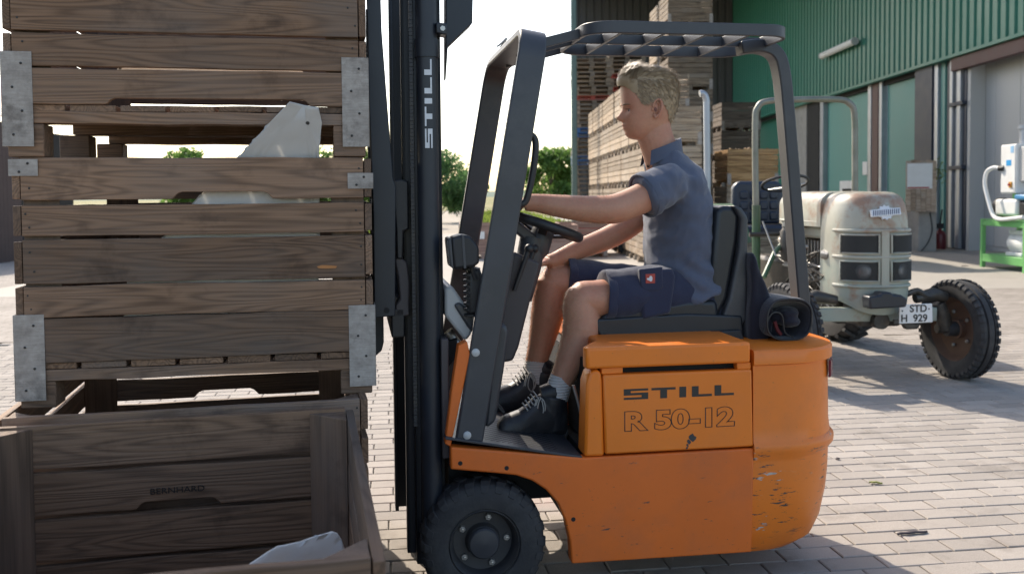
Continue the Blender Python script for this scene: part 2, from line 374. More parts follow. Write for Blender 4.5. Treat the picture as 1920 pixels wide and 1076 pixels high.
# ------------------------------------------------------------------ hall
def corrugated(b, x, y0, y1, z0, z1, pitch=.33, depth=.045, axis='y', duty=.62):
    # trapezoid sheet in the plane x = const (axis y) or y = const (axis x)
    pr = []; y = y0
    while y < y1:
        pr += [(y, 0), (y+pitch*(duty-.06), 0), (y+pitch*duty+.02, depth), (y+pitch*.94, depth)]; y += pitch
    pr.append((y, 0))
    f = (lambda a, d, z: (x+d, a, z)) if axis == 'y' else (lambda a, d, z: (a, x+d, z))
    vs = [f(a, d, z0) for a, d in pr]+[f(a, d, z1) for a, d in pr]; n = len(pr)
    b.add(vs, [(i, i+1, i+1+n, i+n) for i in range(n-1)])
FX = lambda y: 10.6-.023*(y-21.75)
MT['clad'] = plain('green_cladding', (.030, .185, .130), .45, .0, .10, .7, .03, 20, dirt=.12, dirtc=(.06, .14, .11))
MT['greendoor'] = plain('green_door_sheet', (.09, .27, .235), .5, 0, .08, .6, .03, 20, dirt=.1, dirtc=(.1, .2, .17))
MT['column'] = plain('navy_steel', (.028, .035, .055), .5, .2, .15, 3, .05)
MT['rail'] = plain('zinc_rail', (.38, .40, .43), .4, .5, .15, 3, .05)
MT['panelgrey'] = plain('grey_sandwich_panel', (.44, .44, .43), .5, 0, .05, .5, .02)
MT['rust'] = plain('red_brown_steel', (.10, .045, .04), .6, 0, .2, 4)
MT['greywall'] = plain('grey_cladding', (.085, .085, .09), .5, .1, .1, .7, .03)
hall = empty('farm_hall', (0, 0, 0), 0, 'green corrugated farm hall with open bay and steel columns behind the tractor', 'hall')
hall.rotation_euler.z = 0
def hb_(name, mat, *boxes, bevel=.006):
    b = MB()
    for q in boxes: b.box(*q)
    return b.build(name, mat, hall, bevel=bevel)
b = MB(); corrugated(b, 10.42, 13, 45.5, 4.60, 10.5, .34, .05); clad = b.build('cladding', MT['clad'], hall, smooth=25)
hb_('cladding_backing', MT['dark'], (10.62, 10.7, 13, 46, 4.64, 10.5))
hb_('eaves_trim', MT['clad'], (10.36, 10.54, 13, 45.5, 4.52, 4.6))
hb_('lintel', MT['rust'], (10.45, 10.65, 13, 22.3, 4.22, 4.515))
hb_('roof', MT['greywall'], (4.4, 22, 12, 46, 10.5, 10.62)); hb_('door_header', MT['dark'], (10.64, 10.70, 13, 46, 4.40, 4.64))  # unseen wide roof overhang, its edge set to keep the facade in shade
def fp(x): return 10.55*F/(x-PX)                      # photo column -> Y on the facade
# big open bay with grey panel wall standing back in it
hb_('bay_wall', MT['panelgrey'], (11.0, 11.1, 12, 22.3, .02, 4.6))
for k in range(9): hb_('panel', MT['panelgrey'], (10.975, 10.998, 13.0+k*1.03, 13.0+k*1.03+1.02, .12, 4.55), bevel=.012)
hb_('bay_jamb', MT['panelgrey'], (10.62, 10.97, fp(1812), fp(1806), 0, 4.6))
hb_('column', MT['column'], (10.50, 10.80, fp(1749), fp(1717), 0, 4.6))
for xa, xb, m in ((1806, 1800, 'column'), (1799, 1793, 'rail'), (1791, 1786, 'panelgrey'), (1784, 1779, 'rail'), (1777, 1770, 'column'), (1766, 1758, 'greendoor'), (1757, 1750, 'rail')):
    hb_('door_rail', MT[m], (10.60 if m != 'rail' else 10.54, 10.78, fp(xa), fp(xb), .03, 4.56))
for z in (1.9, 3.4): hb_('rail_latch', MT['column'], (10.50, 10.62, fp(1806), fp(1778), z, z+.09))
hb_('door', MT['greendoor'], (10.72, 10.78, fp(1717)+.02, fp(1652), .04, 4.5))
hb_('door', MT['greendoor'], (10.74, 10.80, fp(1620)+.02, fp(1541), .04, 4.5))
for xa, xb, m in ((1650, 1645, 'rail'), (1643, 1632, 'rust'), (1630, 1624, 'rail'), (1541, 1535, 'rail'), (1533, 1512, 'dark'), (1510, 1482, 'concrete')):  # the dark one is an open gap, its shade painted as a black box
    hb_('post_or_gap', MT[m], (10.58, 10.82, fp(xa), fp(xb), .03, 4.56))
hb_('plinth', MT['column'], (10.70, 10.9, fp(1650), fp(1500), .0, .10), (10.70, 10.9, 22.4, fp(1717), 0, .12))
hb_('back_wall', MT['clad'], (10.9, 11.0, fp(1480), 46, 0, 4.7))
hb_('door_sign', MT['white'], (10.66, 10.72, fp(1618), fp(1610), 1.9, 2.3))
hb_('hatch', MT['white'], (10.66, 10.735, fp(1594), fp(1568), .95, 1.75)); hb_('hatch_opening', MT['dark'], (10.64, 10.655, fp(1590), fp(1574), 1.0, 1.5))
# canopy end over the pallet stacks
hb_('canopy_column', plain('green_grey_steel', (.10, .16, .15), .5, .2), (1.74, 1.90, 26.9, 27.1, 0, 10.5), (1.76, 1.88, 26.84, 26.9, 0, 10.5), (1.76, 1.88, 27.1, 27.16, 0, 10.5))
b = MB(); corrugated(b, 44.0, 2.98, 10.5, 0, 11.0, .36, .05, 'x'); b.build('canopy_end_wall', MT['greywall'], hall, smooth=25)
hb_('canopy_roof', MT['greywall'], (2.7, 4.38, 26.8, 43.9, 10.52, 10.62)); hb_('canopy_beam', MT['column'], (1.9, 10.3, 26.9, 27.1, 10.1, 10.48))
# wall lamp
lamp = empty('wall_lamp', (10.40, 29.4, 5.86), 0, 'long pale tube lamp fixed to the green corrugated wall', 'lamp')
MB().box(-.10, -.06, -1.45, 1.45, -.07, .07).build('housing', MT['panelgrey'], lamp, bevel=.02)
MB().tube([(-.17, -1.42, 0), (-.17, 1.42, 0)], .105, 12).build('cover', MT['white'], lamp)
for y in (-1.47, 1.47): MB().lathe([(.001, -.02), (.115, -.02), (.115, .02), (.001, .02)], (-.17, y, 0), (0, 1, 0), 14).build('end_cap', MT['panelgrey'], lamp)
for y in (-.9, .9): MB().box(-.07, .03, y-.03, y+.03, -.03, .03).build('bracket', MT['rail'], lamp)
# ------------------------------------------------------------------ shed at the left edge
shed = empty('wooden_shed', (-11.9, 20, 0), 0, 'brown vertical board shed with grey roof at the left edge', 'shed')
for k in range(8):
    b = MB(); b.box(0, .145, 0, .03, .0, 3.1); me = b.mesh('board', MT['wood_shed'] if 'wood_shed' in MT else MT.setdefault('wood_shed', plain('red_brown_boards', (.085, .06, .055), .8, 0, .25, 5, .2)))
    link('board', me, shed, .004, (.55-k*.15, 0, 0)); link('board', me, shed, .004, (.70, .15+k*.15, 0)).rotation_euler = (0, 0, R(90))
MB().box(-3, .64, .2, 4, 0, 3.0).build('frame', MT['dark'], shed)
b = MB(); corrugated(b, 0, -3, .8, 0, 4.6, .2, .03, 'x'); ro = b.build('roof', MT['greywall'], shed, smooth=25); ro.rotation_euler = (R(-82), 0, 0); ro.location = (0, -.25, 3.12)
# ------------------------------------------------------------------ trees and bushes
def leafmat(name, a, b_):
    t = NT(name); isl = t.n('NewGeometry').outputs['Random Per Island']
    c = t.mix(isl, a, b_); t.out(c, .55, 0, .35)
    tr = t.n('BsdfTranslucent'); t.l(t.scale(c, 1.5), tr.inputs[0]); ms = t.n('MixShader'); ms.inputs[0].default_value = .45
    t.l(t.p.outputs[0], ms.inputs[1]); t.l(tr.outputs[0], ms.inputs[2])
    t.l(ms.outputs[0], t.t.nodes['Material Output'].inputs[0]); return t.m
LEAF = [leafmat('leaf_green', (.065, .135, .03), (.14, .23, .055)), leafmat('leaf_dark', (.045, .11, .04), (.10, .18, .065)), leafmat('leaf_yellow', (.09, .14, .02), (.17, .21, .045))]
MT['barkt'] = plain('tree_bark', (.10, .08, .06), .9, 0, .3, 8, .5, 40)
def tree(loc, h, rad, nl, ls, lab, group, name='tree', mat=0, low=.25, seed=0, cat='tree'):
    rg = random.Random(seed); T = empty(name, loc, rg.uniform(0, 6), lab, cat, group)
    tb = MB(); tr_ = max(.05, h*.022)
    trunk = bez([(0, 0, -.1), (.03*h*rg.uniform(-1, 1), .02*h, h*.25), (.02*h, -.02*h, h*.5), (0, 0, h*.85)], 4)
    tb.tube(trunk, [lerp(tr_, tr_*.25, i/(len(trunk)-1)) for i in range(len(trunk))], 7)
    lumps = []
    for k in range(16):
        a = rg.uniform(0, 2*math.pi); zf = rg.uniform(low, .92)
        prof = math.sin(math.pi*min(1, (zf-low*.55)/(1.02-low*.55)))**.6
        rr_ = rad*prof*rg.uniform(.35, .8); c = Vector((rr_*math.cos(a), rr_*math.sin(a), h*zf)); lumps.append((c, rad*rg.uniform(.26, .46)))
        st = Vector(trunk[min(len(trunk)-1, int(zf*.7*len(trunk)))]); tb.tube([st, (st+c)/2+Vector((0, 0, .04*h)), c], [tr_*.35, tr_*.22, tr_*.08], 5)
    lumps.append((Vector((0, 0, h*.88)), rad*.4))
    tb.build('trunk', MT['barkt'], T)
    cb = MB()
    for k in range(nl):
        c, r_ = lumps[rg.randrange(len(lumps))]
        d = Vector((rg.gauss(0, 1), rg.gauss(0, 1), rg.gauss(0, 1))).normalized()*r_*(rg.uniform(.25, 1.12)**.6)
        d.z *= .8; p = c+d; s_ = ls*rg.uniform(.6, 1.4)
        n_ = (Vector((rg.gauss(0, 1), rg.gauss(0, 1), rg.gauss(0, .7)+.5))).normalized(); e = n_.orthogonal().normalized(); e.rotate(Matrix.Rotation(rg.uniform(0, 6.28), 3, n_)); f_ = n_.cross(e)
        cb.add([p-e*s_, p-f_*s_*.45+n_*s_*.12, p+e*s_, p+f_*s_*.45+n_*s_*.12], [(0, 1, 2, 3)])
    cb.build('crown', LEAF[mat], T, smooth=None)
    return T
tree((3.3, 80, -.1), 5.3, 2.9, 6500, .2, 'round green tree beside the green steel column, right of the front pillar', None, seed=3, low=.12)
tree((6.2, 88, -.1), 3.5, 2.0, 2200, .19, 'low bushy tree half hidden behind the green steel column', None, mat=2, seed=5, low=.1)
hedge = [(-3.2, 66, 3.1, 1.7, 'bushy dark tree beside the dirt track, nearest the headlight', 1), (-3.9, 50, 3.6, 2.1, 'dark green bushy tree just right of the mast', 1), (-5.9, 44, 4.0, 1.7, 'tall loose tree seen through the gap left of the mast', 0),
         (-8.8, 46, 3.7, 1.8, 'green tree top left of the white liner triangle', 0), (-10.4, 45, 3.0, 1.6, 'low green tree between the crate gap and white liner', 2), (-12.3, 44, 2.9, 1.6, 'low tree in the middle of the gap below the top crate', 0),
         (-14.6, 43, 3.6, 1.7, 'small tree at the left end of the gap below the top crate', 0), (-4.3, 75, 3.0, 1.6, 'far dark bush by the track behind the near pillar', 1)]
for k, (x, y, h, r_, lab, m) in enumerate(hedge): tree((x, y, -.08), h, r_, 3400, .13, lab, 'orchard trees beyond the yard', 'orchard_tree', m, seed=20+k, low=.15)
# rough grass strips beside the track
gb = MB()
for k in range(5200):
    y = random.uniform(34.5, 75); x = random.choice((random.uniform(-1.5, 3), random.uniform(-9, -4.8)))-.05*(y-34)
    h = random.uniform(.12, .4); a = random.uniform(0, 3.14); d = Vector((math.cos(a), math.sin(a), 0))*random.uniform(.05, .12)
    p = Vector((x, y, -.06)); gb.add([p-d, p+d, p+d*.3+Vector((random.uniform(-.1, .1), 0, h))], [(0, 1, 2)])
gb.build('rough_grass', LEAF[2], smooth=None); tag(bpy.data.objects['rough_grass'], 'bright rough grass growing beside the dirt track', 'grass', kind='stuff')
# ------------------------------------------------------------------ far bins and pallets
def far_bin_mesh(name, mat, Wb=1.06, Lb=1.16, H=.76, heap=False):
    b = MB(); t_ = .025; rows = [(.145, .28), (.29, .40), (.41, .53), (.54, .63), (.645, H)]
    for z0, z1 in rows:
        for y in (0, Lb-t_): b.box(t_+.002, Wb-t_-.002, y, y+t_, z0, z1)
        for x in (0, Wb-t_): b.box(x, x+t_, 0, Lb, z0+.003, z1-.002)
    for k in range(7): b.box(.03+k*(Wb-.05)/7, .03+(k+1)*(Wb-.05)/7-.012, .002, Lb-.002, .122, .142)
    for y in (.01, Lb/2-.05, Lb-.11): b.box(.03, Wb-.03, y, y+.1, .082, .12)
    for x in (.002, Wb/2-.05, Wb-.102):
        for y in (.003, Lb/2-.05, Lb-.103): b.box(x, x+.1, y, y+.1, 0, .08)
    for x in (-.004, Wb-.075):
        b.box(x, x+.08, -.004, -.001, .02, .26, 1)
    if heap:
        rg = random.Random(4)
        for k in range(60): b.ball((rg.uniform(.08, Wb-.08), rg.uniform(.08, Lb-.08), H-.02+rg.uniform(-.02, .03)), .04, 6, 2)
    return b.mesh(name, [mat, MT['galv'], MT['apple']], None)
MT['apple'] = plain('apples', (.30, .16, .05), .4, 0, .5, 20)
BH = .765
m_grey = far_bin_mesh('grey_bin', MT['wood_far']); m_new = far_bin_mesh('new_bin', MT['wood_new'], heap=True)
MT['wood_shaded'] = wood('shaded_bin_wood', (.09, .07, .055), (.24, .19, .145), (.2, .18, .16), .5, 6, .3, True); m_shaded = far_bin_mesh('shaded_bin', MT['wood_shaded'])  # bin wood darkened: shade of the unlit stack put into the colour
def bin_tree(name, mat, Wb=1.06, Lb=1.16, H=.76, heap=False):   # the nearer bins: every board a part
    C = empty('fruit_bin', (0, 0, 0)); t_ = .025; rows = [(.145, .28), (.29, .40), (.41, .53), (.54, .63), (.645, H)]; cache = {}
    def bd(L_, h, T_, x, y, z, rz=0, nm='plank'):
        k = (L_, round(h, 3), T_)
        if k not in cache: cache[k] = MB().box(0, L_, 0, T_, 0, h).mesh(nm, mat, None)
        o = link(nm, cache[k], C, 0, (x, y, z+random.uniform(-.003, .003))); o.rotation_euler.z = rz; return o
    for z0, z1 in rows:
        for y in (0, Lb-t_): bd(Wb-2*t_-.004, z1-z0, t_, t_+.002, y, z0)
        for x in (t_, Wb): bd(Lb, z1-z0-.005, t_, x, 0, z0+.003, R(90))
    fl = MB()
    for k in range(7): fl.box(.03+k*(Wb-.05)/7, .03+(k+1)*(Wb-.05)/7-.012, .002, Lb-.002, .122, .142)
    fl.build('floor', mat, C, None)
    for y in (.01, Lb/2-.05, Lb-.11): bd(Wb-.06, .036, .1, .03, y, .083, nm='bearer')
    for x in (.002, Wb/2-.05, Wb-.102):
        for y in (.003, Lb-.103): bd(.1, .078, .1, x, y, .0, nm='foot')
    for x in (-.004, Wb-.075): MB().box(x, x+.08, -.004, -.001, .02, .26).build('corner_strap', MT['galv'], C)
    if heap:
        rg = random.Random(4); hp = MB()
        for k in range(60): hp.ball((rg.uniform(.08, Wb-.08), rg.uniform(.08, Lb-.08), H-.02+rg.uniform(-.02, .03)), .04, 6)
        tag(hp.build('apples', MT['apple'], C, None), None, None, None, 'stuff')
    return C
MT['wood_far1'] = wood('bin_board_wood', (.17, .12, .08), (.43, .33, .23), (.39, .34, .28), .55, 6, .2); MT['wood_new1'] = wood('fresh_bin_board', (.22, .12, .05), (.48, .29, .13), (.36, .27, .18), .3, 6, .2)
MT['wood_shaded1'] = wood('shaded_bin_board', (.10, .072, .05), (.27, .20, .135), (.22, .185, .15), .5, 6, .2)  # same bin boards with the shade of unlit fronts in their colour
PROTO = {}
def bin_at(me, x, y, k, lab, group, jit=.015):
    if isinstance(me, str):
        if me not in PROTO: o = PROTO[me] = bin_tree(me, MT[me], heap=me == 'wood_new1')
        else: o = copy_tree(PROTO[me])
        o.location = (x+random.uniform(-jit, jit), y+random.uniform(-jit, jit), k*BH+.004); o.rotation_euler.z = R(1.3+random.uniform(-.8, .8)); return tag(o, lab, 'bin', group)
    o = link('fruit_bin', me, None, 0, (x+random.uniform(-jit, jit), y+random.uniform(-jit, jit), k*BH+.004)); o.rotation_euler.z = R(1.3+random.uniform(-.8, .8))
    return tag(o, lab, 'bin', group)
ordn = ['bottom', 'second', 'third', 'fourth', 'fifth', 'sixth', 'seventh', 'eighth', 'farthest']
for i in range(9):                                   # sunlit row that runs away from the camera
    y = 17.9+i*1.2
    for k in range(4 if i < 1 else 5):
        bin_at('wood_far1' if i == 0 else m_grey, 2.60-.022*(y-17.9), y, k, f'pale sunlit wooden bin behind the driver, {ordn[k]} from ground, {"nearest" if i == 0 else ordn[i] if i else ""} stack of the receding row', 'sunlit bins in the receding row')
for k in range(8): bin_at('wood_shaded1', 3.72, 22.2, k, f'dark wooden bin in the tall stack over the driver\'s back, {ordn[k]} from ground', 'bins of the tall stack')
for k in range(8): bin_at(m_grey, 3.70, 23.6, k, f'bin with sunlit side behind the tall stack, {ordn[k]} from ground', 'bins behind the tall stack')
for k in range(5): bin_at(m_shaded, 5.65, 25.2, k, f'shaded bin in the lower stack left of the dark hall corner, {ordn[k]} from ground', 'bins of the shaded lower stack')
for k in range(3): bin_at('wood_new1' if k == 2 else 'wood_far1', 4.48, 19.4, k, ['grey bin at the bottom of the stack behind the tractor seat', 'grey bin under the orange brown apple bin', 'orange brown new wooden bin full of apples behind the tractor hoop'][k], 'bins behind the tractor')
def pallet_mesh(name, mat):
    b = MB()
    for y in (0, .35, .70): b.box(0, 1.2, y, y+.1, 0, .022)
    for y in (0, .35, .70):
        for x in (0, .53, 1.055): b.box(x, x+.145, y, y+.1, .0225, .1)
    for x in (0, .53, 1.055): b.box(x, x+.145, 0, .8, .1005, .122)
    for y, w_ in ((0, .145), (.19, .1), (.35, .1), (.51, .1), (.655, .145)): b.box(0, 1.2, y, y+w_, .1225, .144)
    return b.mesh(name, mat, None)
pm = {'grey': pallet_mesh('grey_pallet', MT['pallet']), 'blue': pallet_mesh('blue_pallet', MT['pallet_blue']), 'red': pallet_mesh('red_pallet', MT['pallet_red'])}
def ordinal(n): return f'{n}{"th" if 10 < n % 100 < 14 else {1: "st", 2: "nd", 3: "rd"}.get(n % 10, "th")}'
for k in range(39):
    cc = 'blue' if k in (16, 17, 22, 23) else 'red' if k in (30, 8) else 'grey'
    o = link('pallet', pm[cc], None, 0, (1.98+random.uniform(-.03, .03)+.05*math.sin(k*.3), 29.4+random.uniform(-.03, .03), .004+k*.1445)); o.rotation_euler.z = R(random.uniform(-2, 2))
    tag(o, f'{cc} wooden pallet, {ordinal(39-k)} from the top of the stack beside the steel column', 'pallet', 'pallets beside the steel column')
for k in range(44):
    o = link('pallet', pm['red' if k in (33, 36) else 'grey'], None, 0, (3.25+random.uniform(-.03, .03), 31.0+random.uniform(-.03, .03), .004+k*.1445)); o.rotation_euler.z = R(random.uniform(-2, 2))
    tag(o, f'{"red" if k in (33, 36) else "grey"} pallet, {ordinal(44-k)} from the top of the taller dark stack above the driver\'s head', 'pallet', 'pallets of the taller stack')
# low bins and the red cart seen under the arms
MT['wood_pink'] = wood('pink_brown_bin_wood', (.22, .13, .10), (.42, .28, .22), (.36, .28, .25), .4, 6, .2, True); m_pink = far_bin_mesh('pink_bin', MT['wood_pink'])
for k, (u, v, lab) in enumerate(((878, 486, 'pink brown bin with white label right of the headlight'), (1006, 492, 'pink brown bin behind the steering column'), (1066, 483, 'pale brown bin beside the red cart below the steering wheel'))):
    p = on_z(u, v, 0); o = link('fruit_bin', m_pink, None, 0, (p.x-.2, p.y, .004)); o.rotation_euler.z = R(2); tag(o, lab, 'bin', 'low bins behind the steering wheel')
p = on_z(878, 486, 0); lb = MB().box(.0, .16, -.004, 0, 0, .16).build('paper_label', MT['white'], None, loc=(p.x+.2, p.y-.012, .44)); tag(lb, 'white paper label stuck on the pink brown bin', 'label')
p = on_z(1110, 478, 0); cart = empty('red_cart', (p.x, p.y, 0), R(4), 'low red cart with grey wheels behind the driver\'s forearm', 'cart')
MB().box(-.5, .95, 0, .9, .34, .62).build('body', MT['red'], cart, bevel=.02); MB().box(-.5, .95, 0, .9, .66, .70).build('deck', MT['wood_pale'], cart, bevel=.01)
MB().box(-.45, .9, .05, .85, .22, .335).build('underframe', MT['red'], cart, bevel=.01)
for x in (-.25, .78):
    for y in (-.03, .86):
        w_ = MB().lathe([(.06, 0), (.15, 0), (.17, .02), (.17, .07), (.15, .09), (.06, .09)], (x, y, .17), (0, 1, 0), 20).build('wheel', MT['rubber'], cart)
        MB().lathe([(.001, -.01), (.06, -.01), (.06, .1), (.001, .1)], (x, y, .17), (0, 1, 0), 14).build('hub', MT['panelgrey'], w_)
# ================================================================== WOODEN CRATES
CW, CL, CH, CT = 1.06, 1.18, .755, .023
def plank_mesh(L, H, T, seed, notch=None, wob=.0016, top=True):
    # plank along +x from 0, z 0..H, y 0..T; notch = (x0, x1, depth, edge) cut out of the lower ('b') edge
    rg = random.Random(seed); n = 14; up = []; lo = []
    for i in range(n+1):
        x = L*i/n
        up.append((x, H+wob*noise.noise((x*6, seed*3.1, 0))*2)); lo.append((x, wob*noise.noise((x*6, seed*7.7, 4))*2))
    if notch:
        x0, x1, d = notch
        lo = [p for p in lo if p[0] < x0-.02 or p[0] > x1+.02]
        k = [(x0, 0), (x0+d*.7, d*.75), (x0+d*1.3, d), (x1-d*1.3, d), (x1-d*.7, d*.75), (x1, 0)]
        i = next((j for j, p in enumerate(lo) if p[0] > x0), len(lo)); lo = lo[:i]+k+lo[i:]
    b = MB(); b.prism(lo+up[::-1], lambda a, z, d: (a, d, z), 0, T); return b.mesh('plank', MT['wood'], None)
def crate(name, loc, yaw, rows, label, seed, feet=.08, notches={}, straps=True, clips=((.0, .70, .08, .05), (CW-.078, .655, .078, .05)), back_rows=None, H=CH, L=CL, strap_h=(.025, .285)):
    C = empty(name, loc, yaw, label, 'crate', 'wooden fruit crates round the forklift'); bv = .0022; k = seed*100
    def pl(L_, H_, T_, x, y, z, rz=0, notch=None, nm='plank'):
        nonlocal k; k += 1
        o = link(nm, plank_mesh(L_, H_, T_, k, notch), C, bv, (x, y, z)); o.rotation_euler = (random.uniform(-.004, .004), random.uniform(-.003, .003), rz); return o
    for i, (z0, z1) in enumerate(rows):
        h = z1-z0; j = random.uniform(-.004, .004)
        pl(CW-2*CT-.004, h, CT, CT+.002, random.uniform(-.002, .002), z0, 0, notches.get(i))
        pl(CW-2*CT-.004, h, CT, CT+.002, L-CT, z0, 0, notches.get(('b', i)))
        pl(L-.004, h-.006, CT-.001, CT, .002+j*.5, z0+.003+j*.6, R(90)); pl(L-.004, h-.006, CT-.001, CW, .002-j*.5, z0+.002-j*.6, R(90))
    fz = rows[0][0]
    for i in range(7):                                # floor boards run away from the viewer, ends show below the lowest plank
        w = (CW-.06)/7; pl(L-.01, .019, w-.014, .03+(i+1)*w-.007, .006, fz-.021, R(90), nm='floor_board')
    for y in (.004, L/2-.045, L-.094): pl(CW-.10, fz-.021-feet-.002, .09, .05, y, feet+.001, nm='bearer')
    for x in (.006, CW-.106):
        for y in (.006, L/2-.05, L-.106): MB().box(0, .10, 0, .10, 0, feet).build('foot', MT['wood'], C, bevel=.004, loc=(x, y, 0))
    a = .105
    for cx, cy, sx, sy in ((CT, CT, 1, 1), (CW-CT, CT, -1, 1), (CT, L-CT, 1, -1), (CW-CT, L-CT, -1, -1)):
        b = MB(); b.prism([(.001, .001), (a, .001), (.001, a)], lambda p, q, d: (cx+sx*p, cy+sy*q, d), fz, H-.008)
        b.build('corner_post', MT['wood_up'], C, bevel=.003)
    nb = MB()
    for z0, z1 in rows:
        for x in (.045, CW-.045):
            for f in (.28, .72): nb.ball((x+random.uniform(-.012, .012), -.001, lerp(z0, z1, f)), (.0035, .0015, .0035), 6)
    o = nb.build('nail_heads', MT['decal_k'], C, smooth=None); o['kind'] = 'stuff'
    def plate(x0, w, z0, h, side):
        b = MB(); b.box(x0, x0+w, -.0035, -.0012, z0, z0+h)
        xs = x0 if side < 0 else x0+w
        b.box(min(xs, xs+side*.002), max(xs, xs+side*.002), -.0035, .075, z0, z0+h)
        o = b.build('corner_strap', MT['galv'], C, bevel=.0008)
        for q in range(max(2, int(h/.06))):
            nz = z0+h*(q+.5)/max(2, int(h/.06)); MB().ball((x0+w*(.35+.3*(q % 2)), -.0045, nz), (.004, .002, .004), 8).build('nail', MT['decal_k'], o)
    if straps:
        plate(-.0045, .085, strap_h[0], strap_h[1]-strap_h[0], -1); plate(CW+.0045-.082, .082, strap_h[0], strap_h[1]-strap_h[0], 1)
        for x, z, w, h in clips: plate(x-.004 if x < .5 else x+.004, w, z, h, -1 if x < .5 else 1)
    return C
rows_mid = [(.137, .270), (.275, .369), (.377, .509), (.520, .613), (.628, .755)]
LY = R(10.5)
P0 = on_y(24, 450, 2.78); zb = on_y(38, 768, 2.78).z
MIDC = crate('fruit_crate', (P0.x, P0.y, zb), LY, rows_mid, 'brown slatted crate on the forks, middle one, under the topmost crate', 1, notches={4: (.43, .73, .022)})
rows_up = [(.157, .262), (.270, .366), (.374, .50), (.51, .63), (.64, .755)]
UPC = crate('fruit_crate', (P0.x-.008*math.cos(LY), P0.y-.012, zb+.757), LY+R(.4), rows_up, 'topmost dark slatted crate, cut off by the picture\'s upper edge', 2, feet=.098, notches={0: (.26, .86, .019)}, strap_h=(.03, .31), clips=())
BY = R(12.3); ub = Vector((math.cos(BY), math.sin(BY), 0)); vb = Vector((-math.sin(BY), math.cos(BY), 0))
farR = on_z(662, 763, CH); CW_KEEP = CW; CW = 1.0; nearL = Vector((farR.x, farR.y, 0))-ub*CW-vb*(CL+.015)
rows_b = [(.125, .24), (.250, .36), (.372, .49), (.502, .62), (.632, .755)]
BINB = crate('fruit_crate', (nearL.x, nearL.y, .002), BY, rows_b, 'open empty crate on the ground, nearest the camera, bottom left', 3, notches={('b', 3): (.365, .595, .020), 4: (.4, .7, .02)}, straps=False, L=CL+.015); CW = CW_KEEP
aR = on_z(690, 749, CH); nearA = Vector((aR.x, aR.y, 0))-ub*CW
rows_a = [(.125, .24), (.25, .36), (.372, .533), (.551, .637), (.656, .755)]
BINA = crate('fruit_crate', (nearA.x, nearA.y, .002), BY+R(.6), rows_a, 'crate on the ground behind the nearest one, half hidden below the lifted crates', 4, notches={('b', 3): (.40, .66, .028)}, straps=False)
# burnt-in name at the hand hole of the nearest crate
q = on_z(333, 926, .60)
n_ = vb; LB_ = CL+.015; wp = Vector((nearL.x, nearL.y, 0))+vb*(LB_-CT); d = ray(333, 919); tt = ((wp-EYE).dot(vb))/d.dot(vb); hit = EYE+d*tt
lx = (hit-Vector((nearL.x, nearL.y, 0))).dot(ub)
MT['burn'] = plain('burnt_letters', (.022, .016, .012), .9)
text_mesh('stamp_letters', 'BERNHARD', .024, MT['burn'], BINB, Matrix.Translation((lx, LB_-CT-.0025, hit.z)) @ Matrix.Rotation(R(90), 4, 'X'), .001, sx=1.2)
# ---- liners (thin perforated packing sheets)
t = NT('perforated_liner'); v = t.pos(off=False)
c = t.mix(t.noise(v, 5, 5), (.66, .64, .61), (.80, .78, .75)); vo = t.n('TexVoronoi'); t.l(v, vo.inputs['Vector']); vo.inputs['Scale'].default_value = 13
c = t.mix(t.ramp(vo.outputs['Distance'], .10, .07), c, (.08, .075, .07)); t.bump(t.noise(v, 14, 4), .25, .01); t.out(c, .8, 0, .2)
tr = t.n('BsdfTranslucent'); t.l(c, tr.inputs[0]); ms = t.n('MixShader'); ms.inputs[0].default_value = .4
t.l(t.p.outputs[0], ms.inputs[1]); t.l(tr.outputs[0], ms.inputs[2]); t.l(ms.outputs[0], t.t.nodes['Material Output'].inputs[0]); MT['perf'] = t.m
def pix_local(u, v, C, yl):                           # pixel -> crate-local (x, z) on the plane y = yl
    a = C.rotation_euler.z; uu = Vector((math.cos(a), math.sin(a), 0)); vv = Vector((-math.sin(a), math.cos(a), 0)); o = Vector(C.location)
    d = ray(u, v); P = EYE+d*((o+vv*yl-EYE).dot(vv)/d.dot(vv)); return ((P-o).dot(uu), P.z-o.z)
def liner(pix, C, yl, bend, label, th=.006, lean=0):
    pts = [pix_local(u, v, C, yl) for u, v in pix]; cx = sum(p[0] for p in pts)/len(pts)
    bm = bmesh.new(); vs = [bm.verts.new((x, 0, z)) for x, z in pts]; bm.faces.new(vs)
    bmesh.ops.triangulate(bm, faces=bm.faces); bmesh.ops.subdivide_edges(bm, edges=bm.edges, cuts=14, use_grid_fill=True)
    for q in bm.verts: q.co.y = bend*(math.sin((q.co.x-cx)*5)+.5*math.sin(q.co.z*9+q.co.x*4)) + .006*noise.noise(q.co*11) + .003*noise.noise(q.co*34) - lean*max(0, q.co.z-CH+.01)
    me = bpy.data.meshes.new('liner_sheet'); bm.to_mesh(me); bm.free(); me.materials.append(MT['perf'])
    for p in me.polygons: p.use_smooth = True
    a = C.rotation_euler.z; o = link('liner_sheet', me, None, 0, Vector(C.location)+Vector((-math.sin(a), math.cos(a), 0))*yl); o.rotation_euler.z = a
    sd = o.modifiers.new('solid', 'SOLIDIFY'); sd.thickness = th; return tag(o, label, 'liner', 'loose crate liners')
liner([(470, 286), (508, 233), (546, 196), (572, 202), (598, 206), (604, 232), (598, 290), (600, 480), (590, 640), (230, 640), (240, 520), (318, 432), (392, 350)], MIDC, .042, .004, 'pale triangular liner sheet sticking up between the two lifted crates', .004, .5)
liner([(180, 186), (240, 170), (330, 172), (420, 182), (545, 186), (600, 192), (560, 120), (240, 110)], UPC, .10, .02, 'pale crumpled liner seen through the slot of the topmost crate')
